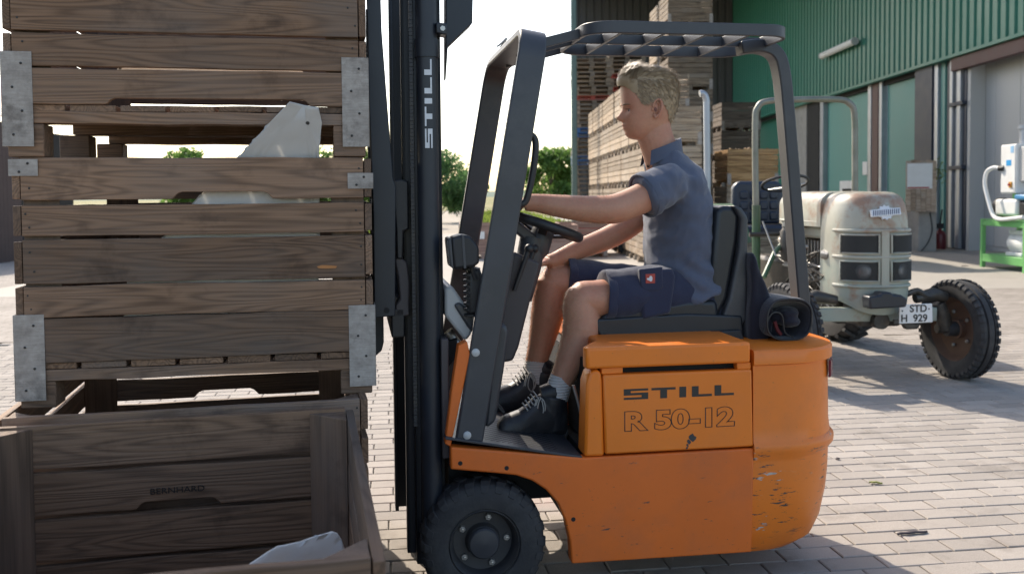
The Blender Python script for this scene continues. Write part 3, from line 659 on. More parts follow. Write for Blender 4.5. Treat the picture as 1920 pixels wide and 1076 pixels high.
liner([(440, 1085), (470, 1052), (503, 1030), (520, 1020), (560, 1015), (590, 1005), (622, 996), (632, 1000), (640, 1012), (650, 1040), (655, 1200), (430, 1200)], BINB, .30, .022, 'grey white liner lying in the nearest crate, bottom left')
pm0 = [pix_local(u, v, MIDC, -.004) for u, v in ((594, 500), (603, 497), (620, 497.5), (632, 499), (630, 502.5), (612, 503.5), (598, 503))]
b = MB(); b.add([(x, -.0045, z) for x, z in pm0], [tuple(range(len(pm0)))]); b.build('paint_smear', plain('orange_smear', (.42, .17, .05), .6), MIDC, None)
# ================================================================== FORKLIFT
FY = R(9.5); TR = .2136
_w = on_z(910, 1025, TR); FO = Vector((_w.x, _w.y, 0))
UU = Vector((math.cos(FY), math.sin(FY), 0)); VV = Vector((-math.sin(FY), math.cos(FY), 0))
FL = empty('forklift', FO, FY, 'orange and dark grey electric forklift carrying two crates', 'forklift')
FW = .93                                              # body width, v = 0 is the near side
def S(u, v, off=0.):                                  # photo pixel -> (length, height) on the plane v = off of the forklift
    d = ray(u, v); P = EYE+d*((FO+VV*off-EYE).dot(VV)/d.dot(VV)); return ((P-FO).dot(UU), P.z)
def S3(u, v, off=0.):
    a, z = S(u, v, off); return Vector((a, off, z))
side = lambda a, z, d: (a, d, z)
def sprism(name, pix, v0, v1, mat, bevel=.004, parent=FL, smooth=40):
    b = MB(); b.prism([S(u, v, v0) for u, v in pix], side, v0, v1); return b.build(name, mat, parent, smooth, bevel)
# --- chassis
arch = [(1072, 1057), (1069, 1015), (1060, 975), (1046, 943), (1024, 918), (998, 901), (968, 891), (930, 887)]
cp = [(845, 838), (1093, 858), (1130, 856), (1414, 840), (1410, 1035)]+arch+[(845, 880)]
sprism('side_plate', cp, 0, .05, MT['chassis'], .006)
b = MB(); b.prism([S(u, v, 0) for u, v in cp], side, FW-.05, FW); b.build('side_plate', MT['chassis'], FL, 40, .006)
b = MB(); b.box(.36, .94, .055, FW-.055, .15, .49); b.box(-.10, .36, .2, FW-.2, .30, .47); b.build('chassis_block', MT['dark'], FL)
b = MB(); b.prism([S(u, v) for u, v in ((1060, 975), (1046, 943), (1024, 918), (998, 901), (968, 891), (930, 887), (845, 880), (845, 872), (930, 878), (972, 882), (1004, 892), (1032, 911), (1056, 938), (1070, 970))], side, .052, .24); b.build('wheel_well', MT['dark'], FL)
for u, v in ((863, 868), (950, 877), (1075, 973)):
    p = S3(u, v); MB().lathe([(.0001, -.0012), (.0075, -.0012), (.0075, .01)], p, (0, 1, 0), 14).build('bolt_hole', MT['dark'], FL)
# floor plate, slightly sloping
fa, fb = S(892, 829), S(1092, 857); fl_z = lambda x: lerp(fa[1], fb[1], (x-fa[0])/(fb[0]-fa[0]))
b = MB(); x0, x1 = fa[0]-.10, fb[0]
b.prism([(x0, fl_z(x0)+.003), (x1, fl_z(x1)+.003), (x1, fl_z(x1)-.006), (x0, fl_z(x0)-.006)], side, .004, FW-.01); FPL = b.build('floor_plate', MT['frame'], FL, 40, .002)
hb = MB()
for i in range(15):
    for j in range(26):
        x = x0+.12+i*.0195+(j % 2)*.0098; y = .045+j*.0125
        if x < x1-.07: hb.add([(x+.0062*math.cos(a), y+.0038*math.sin(a), fl_z(x)+.0036) for a in [R(60*q) for q in range(6)]], [tuple(range(6))])
o = hb.build('tread_holes', MT['dark'], FPL, None); o['kind'] = 'stuff'
pd = MB(); pd.obox(S3(918, 745, .30)+Vector((0, 0, .01)), S3(943, 768, .30)+Vector((0, 0, -.005)), .06, .012); pd.build('pedal', MT['rubber'], FL, 40, .003)
# orange strip at the front edge
sprism('front_edge', [(834, 832), (845, 838), (882, 665), (876, 640), (860, 648), (846, 740)], .02, .08, MT['chassis'], .004)
b = MB(); b.box(S(848, 700)[0]-.03, S(848, 700)[0]-.005, .06, FW-.06, .5, S(860, 640)[1]); b.build('front_panel', MT['plum'], FL, 40, .004)
# --- battery hood: post, door panel, lid
sprism('side_post', [(1096, 857), (1100, 720), (1106, 700), (1117, 692), (1127, 697), (1130, 712), (1134, 855)], .0, .10, MT['orange'], .010)
b = MB(); b.box(S(1134, 780)[0]-.02, S(1414, 780)[0], .05, FW-.03, .495, .79); b.build('battery_box', MT['dark'], FL)
PANEL = sprism('door_panel', [(1131, 703), (1410, 692), (1413, 837), (1135, 852)], -.004, .035, MT['orange'], .007)
sprism('panel_edge', [(1128, 690), (1168, 687), (1168, 700), (1128, 702)], .006, .04, MT['orange'], .003)
sprism('panel_edge', [(1382, 680), (1408, 679), (1408, 692), (1382, 693)], .006, .04, MT['orange'], .003)
la, lb_, lc = S(1097, 664), S(1406, 652), S(1407, 678)
b = MB(); b.prism([(la[0]+.004, -.008), (lb_[0], -.008), (lb_[0], FW), (la[0]+.09, FW), (la[0]+.075, .16), (la[0]-.002, .03)], lambda a, c, d: (a, c, d), lc[1]-.003, la[1]+.022); b.build('hood_lid', MT['orange'], FL, 40, .010, seg=3)
HZ = la[1]+.022
# lettering on the panel
def still(b, fn, m=0):                                # block letters in a 10.1 x 1 box
    def P(*q): b.prism(q, fn, 0, 1, m)
    P((0, 1), (2.2, 1), (2.2, .8), (.62, .8), (.62, .62), (2.2, .62), (2.2, 0), (0, 0), (0, .2), (1.6, .2), (1.6, .4), (0, .4))
    P((2.5, 1), (4.7, 1), (4.7, .78), (3.92, .78), (3.92, 0), (3.3, 0), (3.3, .78), (2.5, .78)); P((5.05, 1), (5.67, 1), (5.67, 0), (5.05, 0))
    P((6.2, 1), (6.82, 1), (6.82, .22), (8.05, .22), (8.05, 0), (6.2, 0)); P((8.3, 1), (8.92, 1), (8.92, .22), (10.1, .22), (10.1, 0), (8.3, 0))
sl, sr, st_ = S(1169, 749), S(1375, 741), S(1169, 729); k = (sr[0]-sl[0])/10.1; hh = st_[1]-sl[1]
b = MB(); still(b, lambda a, z, d: (sl[0]+a*k, -.0045-.0006*(1-d), sl[1]+z*hh)); b.build('still_lettering', MT['decal_k'], PANEL, None)
ra, rb = S(1170, 809), S(1377, 801); rt = S(1170, 770)
cx = (ra[0]+rb[0])/2; cz = (ra[1]+rt[1])/2
TX = text_mesh('model_lettering', 'R 50-12', .10, MT['decal_k'], PANEL, Matrix.Identity(4), outline=.0013, bold=.0045)
xs = [q.co.x for q in TX.data.vertices]; ys = [q.co.y for q in TX.data.vertices]
fx, fz_ = (rb[0]-ra[0])/(max(xs)-min(xs)), (rt[1]-ra[1])/(max(ys)-min(ys)); mx, my = (max(xs)+min(xs))/2, (max(ys)+min(ys))/2
for q in TX.data.vertices: q.co = ((q.co.x-mx)*fx+cx, -.0047-q.co.z*.3, (q.co.y-my)*fz_+cz)
cb = MB(); rg = random.Random(2)
def chip(u, v, r_, off=-.0046, sx=1, asp=1):
    p = S3(u, v); n = 9; cb.add([(p.x+r_*sx*math.cos(2*math.pi*i/n)*rg.uniform(.6, 1.15), off, p.z+r_*asp*math.sin(2*math.pi*i/n)*rg.uniform(.6, 1.15)) for i in range(n)], [tuple(range(n))])
for u, v, r_ in ((1297, 819, .014), (1291, 827, .009), (1288, 833, .004), (1287, 839, .004), (1289, 836, .003)): chip(u, v, r_)
cb.build('paint_chip', MT['rim'], PANEL, None)
# --- counterweight, plan outline lofted upwards
CU0, CU1 = S(1411, 780)[0]+.004, 1.335
def cw_ring(z, ins, bulge=0):
    pts = []; r_ = .26; u1 = CU1-ins; v0, v1 = 0+ins*.75-bulge, FW-ins*.75+bulge; u1 += bulge
    pts.append((CU0, v0))
    for i in range(9): a = R(-90+90*i/8); pts.append((u1-r_+r_*math.cos(a), v0+r_+r_*math.sin(a)))
    for i in range(9): a = R(90*i/8); pts.append((u1-r_+r_*math.cos(a), v1-r_+r_*math.sin(a)))
    pts.append((CU0, v1)); return [(a, c, z) for a, c in pts]
CTOP = S(1470, 655)[1]
lv = [(.105, .085), (.135, .05), (.20, .028), (.30, .012), (.375, .006), (.44, .004), (.452, .004), (.475, -.010), (.495, -.012), (.505, -.008), (.515, .0), (.56, .004), (.75, .006), (CTOP-.055, .008), (CTOP-.05, -.006), (CTOP-.012, -.006), (CTOP-.003, .0), (CTOP, .012)]
b = MB(); b.rings([cw_ring(z, i) for z, i in lv]); CWT = b.build('counterweight', MT['orange_cw'], FL, 30)
b = MB()                                              # dished recess edge on the corner
pts = [S3(1452+ (1-math.cos(R(a)))*0+ (a/90)*100, 838+46*math.sin(R(a)), -.004) for a in range(0, 91, 15)]
b.box(.3, .301, .3, .301, .3, .301) if False else None
tl = MB(); r_ = .26; v0 = 0
tl.rings([[(CU1-r_+(r_+o_)*math.cos(R(a)), r_+(r_+o_)*math.sin(R(a)), z) for o_, z in ((.0, CTOP-.125), (.008, CTOP-.12), (.008, CTOP-.065), (0, CTOP-.06))] for a in range(-40, -9, 5)]); tl.build('tail_light', MT['taillight'], CWT, 30)
# --- drive wheels
def solid_wheel(v0, sgn):
    Wh = empty('wheel', (0, v0, TR)); Wh.parent = FL
    p = [(.118, .012), (.124, .0), (.150, -.004), (.185, .0), (.198, .008), (.205, .020), (.206, .07), (.205, .128), (.198, .14), (.185, .148), (.118, .148)]
    T = MB().lathe(p, (0, 0, 0), (0, sgn, 0), 48).build('tyre', MT['rubber'], Wh, 35)
    n = 24
    for row in (0, 1):
        for k in range(n):
            a = 2*math.pi*(k+.5*row)/n; w = .62*math.pi/n; prof = [(.178, -.003), (.200, .006), (TR-.001, .024), (TR, .072), (.19, .074)]
            if row: prof = [(r_, .148-h) for r_, h in prof]
            rs = [[Vector((r_*math.sin(a+s_*w*(1.0 if r_ > .19 else .8)+(.09*h/.07 if not row else .09*(.148-h)/.07)), sgn*h, r_*math.cos(a+s_*w*(1.0 if r_ > .19 else .8)+(.09*h/.07 if not row else .09*(.148-h)/.07)))) for r_, h in prof] for s_ in (-1, 1)]
            MBL = lug_mb; MBL.rings(rs, True)
    lug_o = lug_mb.build('tread_lugs', MT['rubber'], T, 30, .003); lug_o['kind'] = 'stuff'
    rim = MB().lathe([(.118, .02), (.121, .008), (.116, .004), (.110, .012), (.104, .03), (.100, .055), (.06, .058), (.056, .050), (.055, .03), (.05, .026)], (0, 0, 0), (0, sgn, 0), 40).build('rim', MT['rim'], Wh, 35)
    MB().lathe([(.055, .04), (.052, .018), (.047, .012), (.02, .008), (.0005, .007)], (0, 0, 0), (0, sgn, 0), 32).build('hub_cap', MT['frame'], Wh, 30)
    for k in range(5):
        a = R(72*k+14); c_ = Vector((.082*math.sin(a), sgn*.056, .082*math.cos(a)))
        MB().lathe([(.0125, .004), (.0125, -.006), (.0105, -.010), (.005, -.010), (.005, -.016), (.0005, -.017)], c_, (0, sgn, 0), 6).build('wheel_bolt', MT['steel'], rim, 20)
    return Wh
lug_mb = MB(); solid_wheel(.012, 1); lug_mb = MB(); solid_wheel(FW-.012, -1)
MB().lathe([(.001, -.06), (.10, -.06), (.17, -.05), (.18, -.03), (.18, .03), (.17, .05), (.10, .06), (.001, .06)], (1.05, FW/2, .18), (0, 1, 0), 28).build('rear_wheel', MT['rubber'], FL, 35)
MB().tube([(0, .15, TR), (0, FW-.15, TR)], .06, 14).build('front_axle', MT['dark'], FL)
# --- mast
def mastrail(v0, v1, u0, u1, z0, z1, name='mast_rail'):
    b = MB(); t_ = .014                               # channel section, open to the middle
    b.box(u0, u1, v0, v0+t_, z0, z1); b.box(u0, u0+t_, v0, v1, z0, z1); b.box(u1-t_, u1, v0, v1, z0, z1); return b.build(name, MT['mast'], FL, 40, .003)
mu0, mu1 = S(776, 500, .10)[0], S(832, 500, .10)[0]
mastrail(.13, .20, mu0, mu1, .12, 2.55); b = MB(); t_ = .014
mastrail(FW-.13, FW-.21, mu0, mu1, .12, 2.55)
iu0, iu1 = S(765, 500, .16)[0], S(790, 500, .16)[0]
mastrail(.21, .26, iu0-.012, mu1-.03, .13, 2.7, 'inner_mast_rail'); mastrail(FW-.22, FW-.27, iu0-.035, mu1-.03, .13, 2.7, 'inner_mast_rail')
MCU = S(804, 300, .075)[0]
MB().tube([(MCU, .105, .14), (MCU, .105, 2.5)], .036, 24).build('lift_cylinder', MT['mast'], FL); MB().tube([(MCU, .105, 1.84), (MCU, .105, 1.90)], .041, 20).build('cylinder_collar', MT['mast'], FL)
MB().tube([(mu0+.055, FW-.105, .14), (mu0+.055, FW-.105, 2.5)], .030, 16).build('lift_cylinder', MT['mast'], FL)
for z in (.25, 1.3, 2.4): MB().box(mu1-.05, mu1-.012, .20, FW-.20, z, z+.09).build('mast_crossbar', MT['mast'], FL, 40, .004)
b = MB(); cu = S(773, 300, .12)[0]
for k in range(150):
    z = .60+k*.0129; b.box(cu-.006, cu+.006, .118+.002*(k % 2), .128-.002*(k % 2), z, z+.0118)
o = b.build('lift_chain', MT['rim'], FL, None); o['kind'] = 'stuff'
for vv_ in (FW-.16,): MB().obox((cu-.02, vv_, .5), (cu-.02, vv_, 2.5), .012, .012).build('lift_chain', MT['rim'], FL)
sprism('hose_guard', [(836, -60), (888, -60), (886, 44), (840, 88), (836, 150)], .22, .30, MT['mast'], .004)
sprism('mast_clamp', [(818, 42), (838, 44), (838, 66), (818, 62)], .068, .14, MT['mast'], .004)
MB().lathe([(.009, -.01), (.009, .004), (.0005, .004)], S3(830, 54, .066), (0, -1, 0), 6).build('clamp_bolt', MT['steel'], FL, 20)
# STILL on the cylinder, reading upwards
a_, b2, c_ = S(811, 278, .074), S(811, 112, .074), S(797, 278, .074); k = (b2[1]-a_[1])/10.1; wd = (a_[0]-c_[0])
def cyl(a, z, d):
    x = a_[0]-z*wd; dx = x-MCU; y = .105-.0366-.0006*(1-d); return (x, y, a_[1]+a*k)
b = MB(); still(b, cyl); b.build('mast_lettering', MT['decal_w'], FL, None)
# --- carriage, load guard, forks
sprism('load_guard_plate', [(686, -60), (712, -60), (716, 60), (737, 335), (742, 350), (741, 592), (702, 596), (700, 400), (692, 200)], .11, .135, MT['mast'], .003)
b = MB(); b.prism([S(u, v, .11) for u, v in ((690, -60), (714, -60), (737, 335), (741, 592), (702, 596), (700, 400), (692, 200))], side, FW-.135, FW-.11); b.build('load_guard_plate', MT['mast'], FL, 40, .003)
MB().lathe([(.0005, 0), (.010, 0), (.010, .008)], S3(725, 582, .1085), (0, 1, 0), 12).build('bolt_hole', MT['dark'], FL)
gu = S(712, 300, .2)[0]
for z in (1.02, 1.42, 1.75, 2.1): MB().box(gu-.02, gu+.02, .136, FW-.136, z, z+.05).build('guard_bar', MT['mast'], FL, 40, .003)
sprism('carriage_plate', [(735, 338), (752, 336), (766, 340), (767, 430), (757, 434), (756, 486), (744, 486), (742, 430)], .14, .20, MT['black'], .006)
sprism('carriage_roller', [(744, 476), (764, 492), (769, 530), (768, 570), (769, 592), (741, 596), (741, 572), (750, 560), (746, 520), (740, 490)], .15, .24, MT['plum'], .006)
for z in (.90, 1.25): MB().box(gu+.03, gu+.075, .15, FW-.15, z, z+.10).build('carriage_bar', MT['black'], FL, 40, .005)
fzt = zb+.115; fu = S(720, 630, .2)[0]
for v in (.22, FW-.32):
    b = MB(); b.prism([(fu, fzt+.62), (fu-.035, fzt+.62), (fu-.035, fzt+.0), (fu-1.05, fzt-.004), (fu-1.05, fzt-.014), (fu-.10, fzt-.040), (fu-.03, fzt-.038), (fu-.008, fzt-.02), (fu, fzt+.01)], side, v, v+.10); b.build('fork', MT['black'], FL, 40, .004)
# --- tilt cylinder and front cowl
MB().tube([S3(838, 622, .30), S3(862, 655, .30)], .022, 14).build('tilt_cylinder', MT['steel'], FL)
sprism('tilt_bracket', [(834, 640), (858, 634), (858, 668), (840, 690), (834, 690)], .26, .34, MT['black'], .004)
sprism('cowl', [(834, 540), (848, 536), (890, 596), (884, 628), (872, 640), (834, 592)], .12, FW-.12, MT['panelgrey'], .010)
sprism('cowl_trim', [(851, 572), (862, 566), (890, 592), (886, 624), (876, 612)], .105, .20, MT['frame'], .008)
b = MB()                                               # ribbed bellows under the lamp
for i in range(9):
    f = i/8; p = Vector(S3(lerp(884, 886, f), lerp(504, 590, f), .10)); b.lathe([(.02, -.006), (.030, -.003), (.030, .003), (.02, .006)], p, (0, 0, 1), 14)
b.build('bellows', MT['black'], FL)
sprism('cowl_side', [(880, 508), (900, 502), (906, 520), (895, 590), (878, 590)], .07, .16, MT['black'], .010)
def headlight(off, du=0):
    H = empty('headlight', (0, 0, 0)); H.parent = FL
    b = MB(); b.prism([S(u+du, v, off) for u, v in ((846, 446), (866, 440), (882, 442), (898, 462), (899, 494), (888, 501), (850, 506))], side, off, off+.11); b.build('housing', MT['black'], H, 40, .010)
    b = MB(); b.prism([S(u+du, v, off-.002) for u, v in ((840, 448), (846, 445), (851, 505), (845, 500))], side, off-.002, off+.112); b.build('lens_ring', MT['frame'], H, 40, .003)
    b = MB(); b.prism([S(u+du, v, off+.01) for u, v in ((838.5, 452), (840, 449), (845, 498), (843.5, 497))], side, off+.01, off+.10); b.build('lens', MT['glassy'], H, 40, .001)
    b = MB(); b.obox(S3(868+du, 441, off-.001), S3(872+du, 503, off-.001), .003, .008, (1, 0, 0)); b.build('clip', MT['frame'], H)
    b = MB(); b.tube([S3(884+du, 500, off+.05), S3(892+du, 524, off+.05)], .008, 8); b.build('bracket', MT['black'], H)
headlight(.02); headlight(FW-.16)
# --- overhead guard
G = empty('overhead_guard', (0, 0, 0)); G.parent = FL
nb_ = S(880, 826, .02); nm = S(957, 400, .02); nt = S(1002, 75, .02)
du = (nt[0]-nb_[0])/(nt[1]-nb_[1]); hx = lambda z: nb_[0]+(z-nb_[1])*du; ZT = S(1002, 50, .02)[1]-.012
path = [(hx(nb_[1]), .03, nb_[1])]+[(hx(z), .03, z) for z in (.9, 1.4)]
for i in range(7): a = R(90*i/6); z = ZT-.09+.09*math.sin(a); path.append((hx(z), .03+.09-.09*math.cos(a), z))
path += [(p[0], FW-p[1], p[2]) for p in path[::-1]]
wv = Vector((1, 0, -du)).normalized(); b = MB(); b.strip(path, wv, .092, .030); b.build('front_hoop', MT['frame'], G, 40, .006)
rv = .20; RZ = S(1290, 54, rv)[1]; ru0, ru1 = S(1098, 60, rv+.05)[0], S(1464, 55, rv+.10)[0]; r2 = FW-rv
ring = []; rc = .10
for cx_, cy_, a0 in ((ru1-rc, rv+rc, -90), (ru1-rc, r2-rc, 0), (ru0+rc, r2-rc, 90), (ru0+rc, rv+rc, 180)):
    ring += [(cx_+rc*math.cos(R(a0+a)), cy_+rc*math.sin(R(a0+a)), RZ) for a in range(0, 91, 15)]
b = MB(); b.strip(ring, (0, 0, 1), .044, .014, True); b.build('roof_ring', MT['frame'], G, 40, .003)
hu = hx(RZ)
for v in (rv+.13, FW/2, r2-.012): MB().obox((hu, v, ZT-.012), (ru0+.012 if v != FW/2 else ru0+.02, v, RZ), .012, .036, (0, 0, 1)).build('roof_bar', MT['frame'], G, 40, .002)
MB().obox((ru0+.01, FW/2, RZ), (ru1-.01, FW/2, RZ), .012, .036, (0, 0, 1)).build('roof_bar', MT['frame'], G, 40, .002)
for f in (.16, .37, .58, .79): x = lerp(ru0, ru1, f); MB().obox((x, rv+.008, RZ), (x, r2-.008, RZ), .012, .038, (0, 0, 1)).build('roof_bar', MT['frame'], G, 40, .002)
pv_ = FW/2
rp = bez([S3(1385, 92, pv_), S3(1420, 88, pv_), S3(1450, 100, pv_), S3(1464, 135, pv_), S3(1474, 230, pv_), S3(1494, 480, pv_), S3(1503, 590, pv_), S3(1507, 650, pv_)], 5)
b = MB(); b.strip(rp, (0, 1, 0), .075, .05); b.build('rear_pillar', MT['frame'], G, 40, .006)
for u, v in ((892, 661), (876, 816)): MB().lathe([(.014, .002), (.013, -.003), (.008, -.006), (.0005, -.007)], S3(u, v, .0135), (0, 1, 0), 18).build('rivet', MT['panelgrey'], G)
MB().tube(bez([S3(982, 262, .05), S3(993, 253, .05), S3(1003, 262, .05), S3(1004, 285, .05), S3(998, 330, .05), S3(990, 365, .05), S3(983, 380, .05), S3(968, 386, .05)], 5), .0115, 12).build('grab_handle', MT['black'], G)
cl = MB(); cl.tube(bez([S3(932, 88, .7), S3(940, 82, .7), S3(950, 72, .7), S3(947, 78, .7), S3(938, 90, .7)], 3), .004, 6); cl.build('wire_clip', MT['steel'], G)
# --- console, steering
sprism('console', [(962, 471), (1014, 493), (996, 560), (973, 651), (962, 677), (942, 680), (934, 620), (950, 540)], .24, .66, MT['plum'], .010)
sprism('console_side', [(955, 470), (966, 474), (946, 600), (926, 612), (930, 560)], .15, .40, MT['frame'], .008)
sprism('pillar_foot', [(928, 612), (948, 606), (954, 622), (946, 690), (930, 790), (918, 800), (908, 802)], .05, .13, MT['frame'], .012)
for off, a in ((.22, 0), (.30, 10)):
    b = MB(); b.tube([S3(964+a, 545, off), S3(978+a, 505, off), S3(990+a, 470, off)], [.008, .009, .011], 10); b.ball(S3(992+a, 466, off), .017, 12); b.build('lever', MT['black'], FL)
sc = Vector(S3(1024, 425, .37)); e1 = (Vector(S3(1085, 447, .37))-Vector(S3(966, 406, .37))); SR = e1.length/2; e1.normalize(); e2 = Vector((0, 1, 0)); ax = e1.cross(e2)
STW = empty('steering_wheel', (0, 0, 0)); STW.parent = FL
MB().tube([sc+e1*SR*math.cos(2*math.pi*i/40)+e2*SR*math.sin(2*math.pi*i/40) for i in range(40)], .0185, 12, True).build('rim', MT['black'], STW)
hub = sc-Vector((0, 0, 1))*.045+e1*(-.02)
for a in (15, 135, 255): d = e1*math.cos(R(a))+e2*math.sin(R(a)); MB().obox(hub, sc+d*SR*.98, .035, .012, ax).build('spoke', MT['black'], STW, 40, .004)
MB().lathe([(.0005, .05), (.03, .05), (.042, .035), (.045, -.05), (.03, -.08)], hub, (e1.cross(e2)*-1 if e1.cross(e2).z < 0 else e1.cross(e2)), 20).build('hub', MT['frame'], STW)
MB().tube([S3(1000, 445, .37), S3(990, 500, .37), S3(975, 560, .37)], [.05, .05, .045], 16).build('steering_column', MT['frame'], FL)
MB().obox(S3(962, 420, .36), S3(1005, 455, .36), .05, .04).build('column_arm', MT['frame'], FL, 40, .008)
kn = sc-e1*SR*.93+e2*(-SR*.30)+Vector((0, 0, .02)); MB().lathe([(.008, 0), (.02, .012), (.022, .03), (.016, .045), (.001, .05)], kn, (0, 0, 1), 16).build('steering_knob', MT['black'], FL)
# --- seat
def cushion(name, pix, v0, v1, bev, mat='vinyl'):
    b = MB(); b.prism([S(u, v, v0) for u, v in pix], side, v0, v1); return b.build(name, MT[mat], FL, 50, bev, seg=4)
sv0, sv1 = .285, .70
cushion('seat_cushion', [(1126, 596), (1140, 584), (1200, 576), (1290, 562), (1345, 562), (1352, 602), (1128, 616)], sv0, sv1, .02)
cushion('seat_base', [(1116, 604), (1122, 598), (1290, 588), (1392, 592), (1396, 640), (1150, 646), (1132, 640), (1120, 622)], sv0-.01, sv1+.01, .008)
cushion('seat_pan', [(1140, 634), (1390, 618), (1400, 646), (1165, 652)], sv0-.03, sv1+.03, .006, 'black')
cushion('backrest', [(1343, 398), (1352, 386), (1376, 386), (1388, 404), (1384, 450), (1365, 560), (1345, 600), (1328, 596), (1336, 500)], sv0+.02, sv1-.02, .028)
cushion('backrest_shell', [(1376, 384), (1392, 390), (1404, 408), (1402, 600), (1392, 612), (1352, 606), (1368, 560), (1386, 470), (1389, 410)], sv0, sv1, .014, 'frame')
# --- side stay and gas strut beside the boot
MB().tube([S3(1075, 722, .12), S3(1086, 760, .12), S3(1094, 800, .12)], .006, 8).build('gas_strut', MT['steel'], FL)
sprism('footwell_back', [(1056, 850), (1062, 720), (1080, 690), (1096, 690), (1096, 852)], .47, FW-.1, MT['chassis'], .004)
# ================================================================== TRACTOR
TH = R(6); _c = on_z(1795, 708, 0); TO = Vector((_c.x, _c.y, 0))-Vector((math.cos(TH), math.sin(TH), 0))*.655
TRC = empty('tractor', TO, TH, 'old grey green narrow tractor with rounded nose and bare engine', 'tractor')
TXv = Vector((math.cos(TH), math.sin(TH), 0)); TYv = Vector((-math.sin(TH), math.cos(TH), 0))
def T3(u, v, yl):
    d = ray(u, v); P = EYE+d*((TO+TYv*yl-EYE).dot(TYv)/d.dot(TYv)); return Vector(((P-TO).dot(TXv), yl, P.z))
t = NT('faded_tractor_paint'); v = t.pos(off=False)
c = t.mix(t.noise(v, 2.5, 6, .6), (.27, .27, .22), (.43, .42, .355)); zz = t.n('SeparateXYZ'); t.l(v, zz.inputs[0]); c = t.mix(t.math('MULTIPLY', t.ramp(t.math('ADD', t.noise(v, 4, 5, .6), t.math('MULTIPLY', zz.outputs[2], -.5)), .0, .2), .55), c, (.27, .34, .29))
c = t.mix(t.math('MULTIPLY', t.ramp(t.math('ADD', t.noise(v, 4.4, 8, .68), t.math('MULTIPLY', t.ramp(zz.outputs[2], 1.05, 1.3), .10)), .555, .70), .8), c, (.26, .13, .07)); t.bump(t.noise(v, 20, 4), .1, .006); MT['trac'] = t.out(c, t.math('MULTIPLY_ADD', t.noise(v, 9, 3), .3, .25), 0, .5)
MT['tracgreen'] = plain('green_engine_paint', (.055, .12, .06), .5, 0, .25, 6, .1, 60, dirt=.5)
MT['engine'] = plain('oily_engine_iron', (.05, .047, .042), .5, .3, .4, 14, .3, 60, dirt=.5, dirtc=(.14, .11, .08))
MT['alu'] = plain('cast_aluminium', (.30, .29, .27), .45, .6, .3, 14, .2, 60, dirt=.4)
MT['hoopmesh'] = plain('dull_wire', (.06, .062, .06), .6, .2)
def nose_pt(phi, z, off=0, sc=1.0):
    s_, c_ = math.sin(phi), math.cos(phi); ex = 2/2.5
    x = math.copysign(abs(s_)**ex, s_)*(.275*sc+off); y = .12-abs(c_)**ex*(.275*sc+off); return Vector((x, y, z))
zl = [(.60, .97), (.64, 1.0), (.8, 1.01), (1.0, 1.0), (1.12, .985), (1.22, .955), (1.29, .91), (1.335, .84), (1.362, .74), (1.378, .6), (1.384, .4)]
ph = [R(a) for a in range(-90, 91, 10)]
b = MB(); rs = []
for z, k in zl:
    rs.append([nose_pt(p, z-(.10*max(0, math.cos(p))**2*(1 if z < .62 else 0)), 0, k) for p in ph]+[Vector((.275*k, .30, z)), Vector((-.275*k, .30, z))])
b.rings(rs); NOSE = b.build('nose_cowl', MT['trac'], TRC, 40)
def wrap(p0, p1, z0, z1, off, n=14):
    return [[nose_pt(R(lerp(p0, p1, i/n)), z, off) for z in (z0, z1)] for i in range(n+1)]
for z in (1.105, .915, .705):                         # raised ribs round the nose
    b = MB(); b.rings([[nose_pt(p, z+.013*math.sin(a), .004+.012*math.cos(a)) for a in [R(45*q) for q in range(8)]] for p in [R(a) for a in range(-84, 85, 7)]]); b.build('rib', MT['trac'], NOSE)
for z0, z1 in ((.945, 1.075), (.745, .885)):
    for p0, p1 in ((-66, -6), (6, 66)):
        b = MB(); w = wrap(p0, p1, z0, z1, .004); b.add([q for r_ in w for q in r_], [(2*i, 2*i+2, 2*i+3, 2*i+1) for i in range(len(w)-1)]); gr = b.build('grille_shade', MT['dark'], NOSE)  # dark sheet on the surface, painted shade of a recessed window
        if z0 < .9:
            c_ = nose_pt(R((p0+p1)/2*.75), (z0+z1)/2, .005); nn = Vector((c_.x*.9, -.27, 0)).normalized(); MB().lathe([(.055, 0), (.05, .006), (.03, .011), (.0005, .012)], c_, nn, 20).build('headlamp', MT['glassy'], gr)
        m_ = MB(); n = 26
        for k in range(-8, n+9):                      # expanded metal: two sets of slanting wires
            for sgn in (1, -1):
                pts = []
                for q in range(6):
                    f = q/5; pp = lerp(p0, p1, (k+sgn*(f-.5)*9)/n)
                    if p0-.2 <= pp <= p1+.2: pts.append(nose_pt(R(pp), lerp(z0, z1, f), .017))
                if len(pts) > 1: m_.tube(pts, .0016, 4)
        o = m_.build('grille_mesh', MT['hoopmesh'], gr, None); o['kind'] = 'stuff'
        fr = MB(); loop = [nose_pt(R(lerp(p0, p1, i/10)), z1, .012) for i in range(11)]+[nose_pt(R(lerp(p1, p0, i/10)), z0, .012) for i in range(11)]
        fr.tube(loop, .008, 6, True); fr.build('grille_frame', MT['trac'], NOSE)
b = MB(); b.rings([[nose_pt(R(a), z, o_) for a, o_ in ((-4, .002), (-3, .014), (3, .014), (4, .002))] for z in (.70, .9, 1.11)]); b.build('centre_bar', MT['trac'], NOSE)
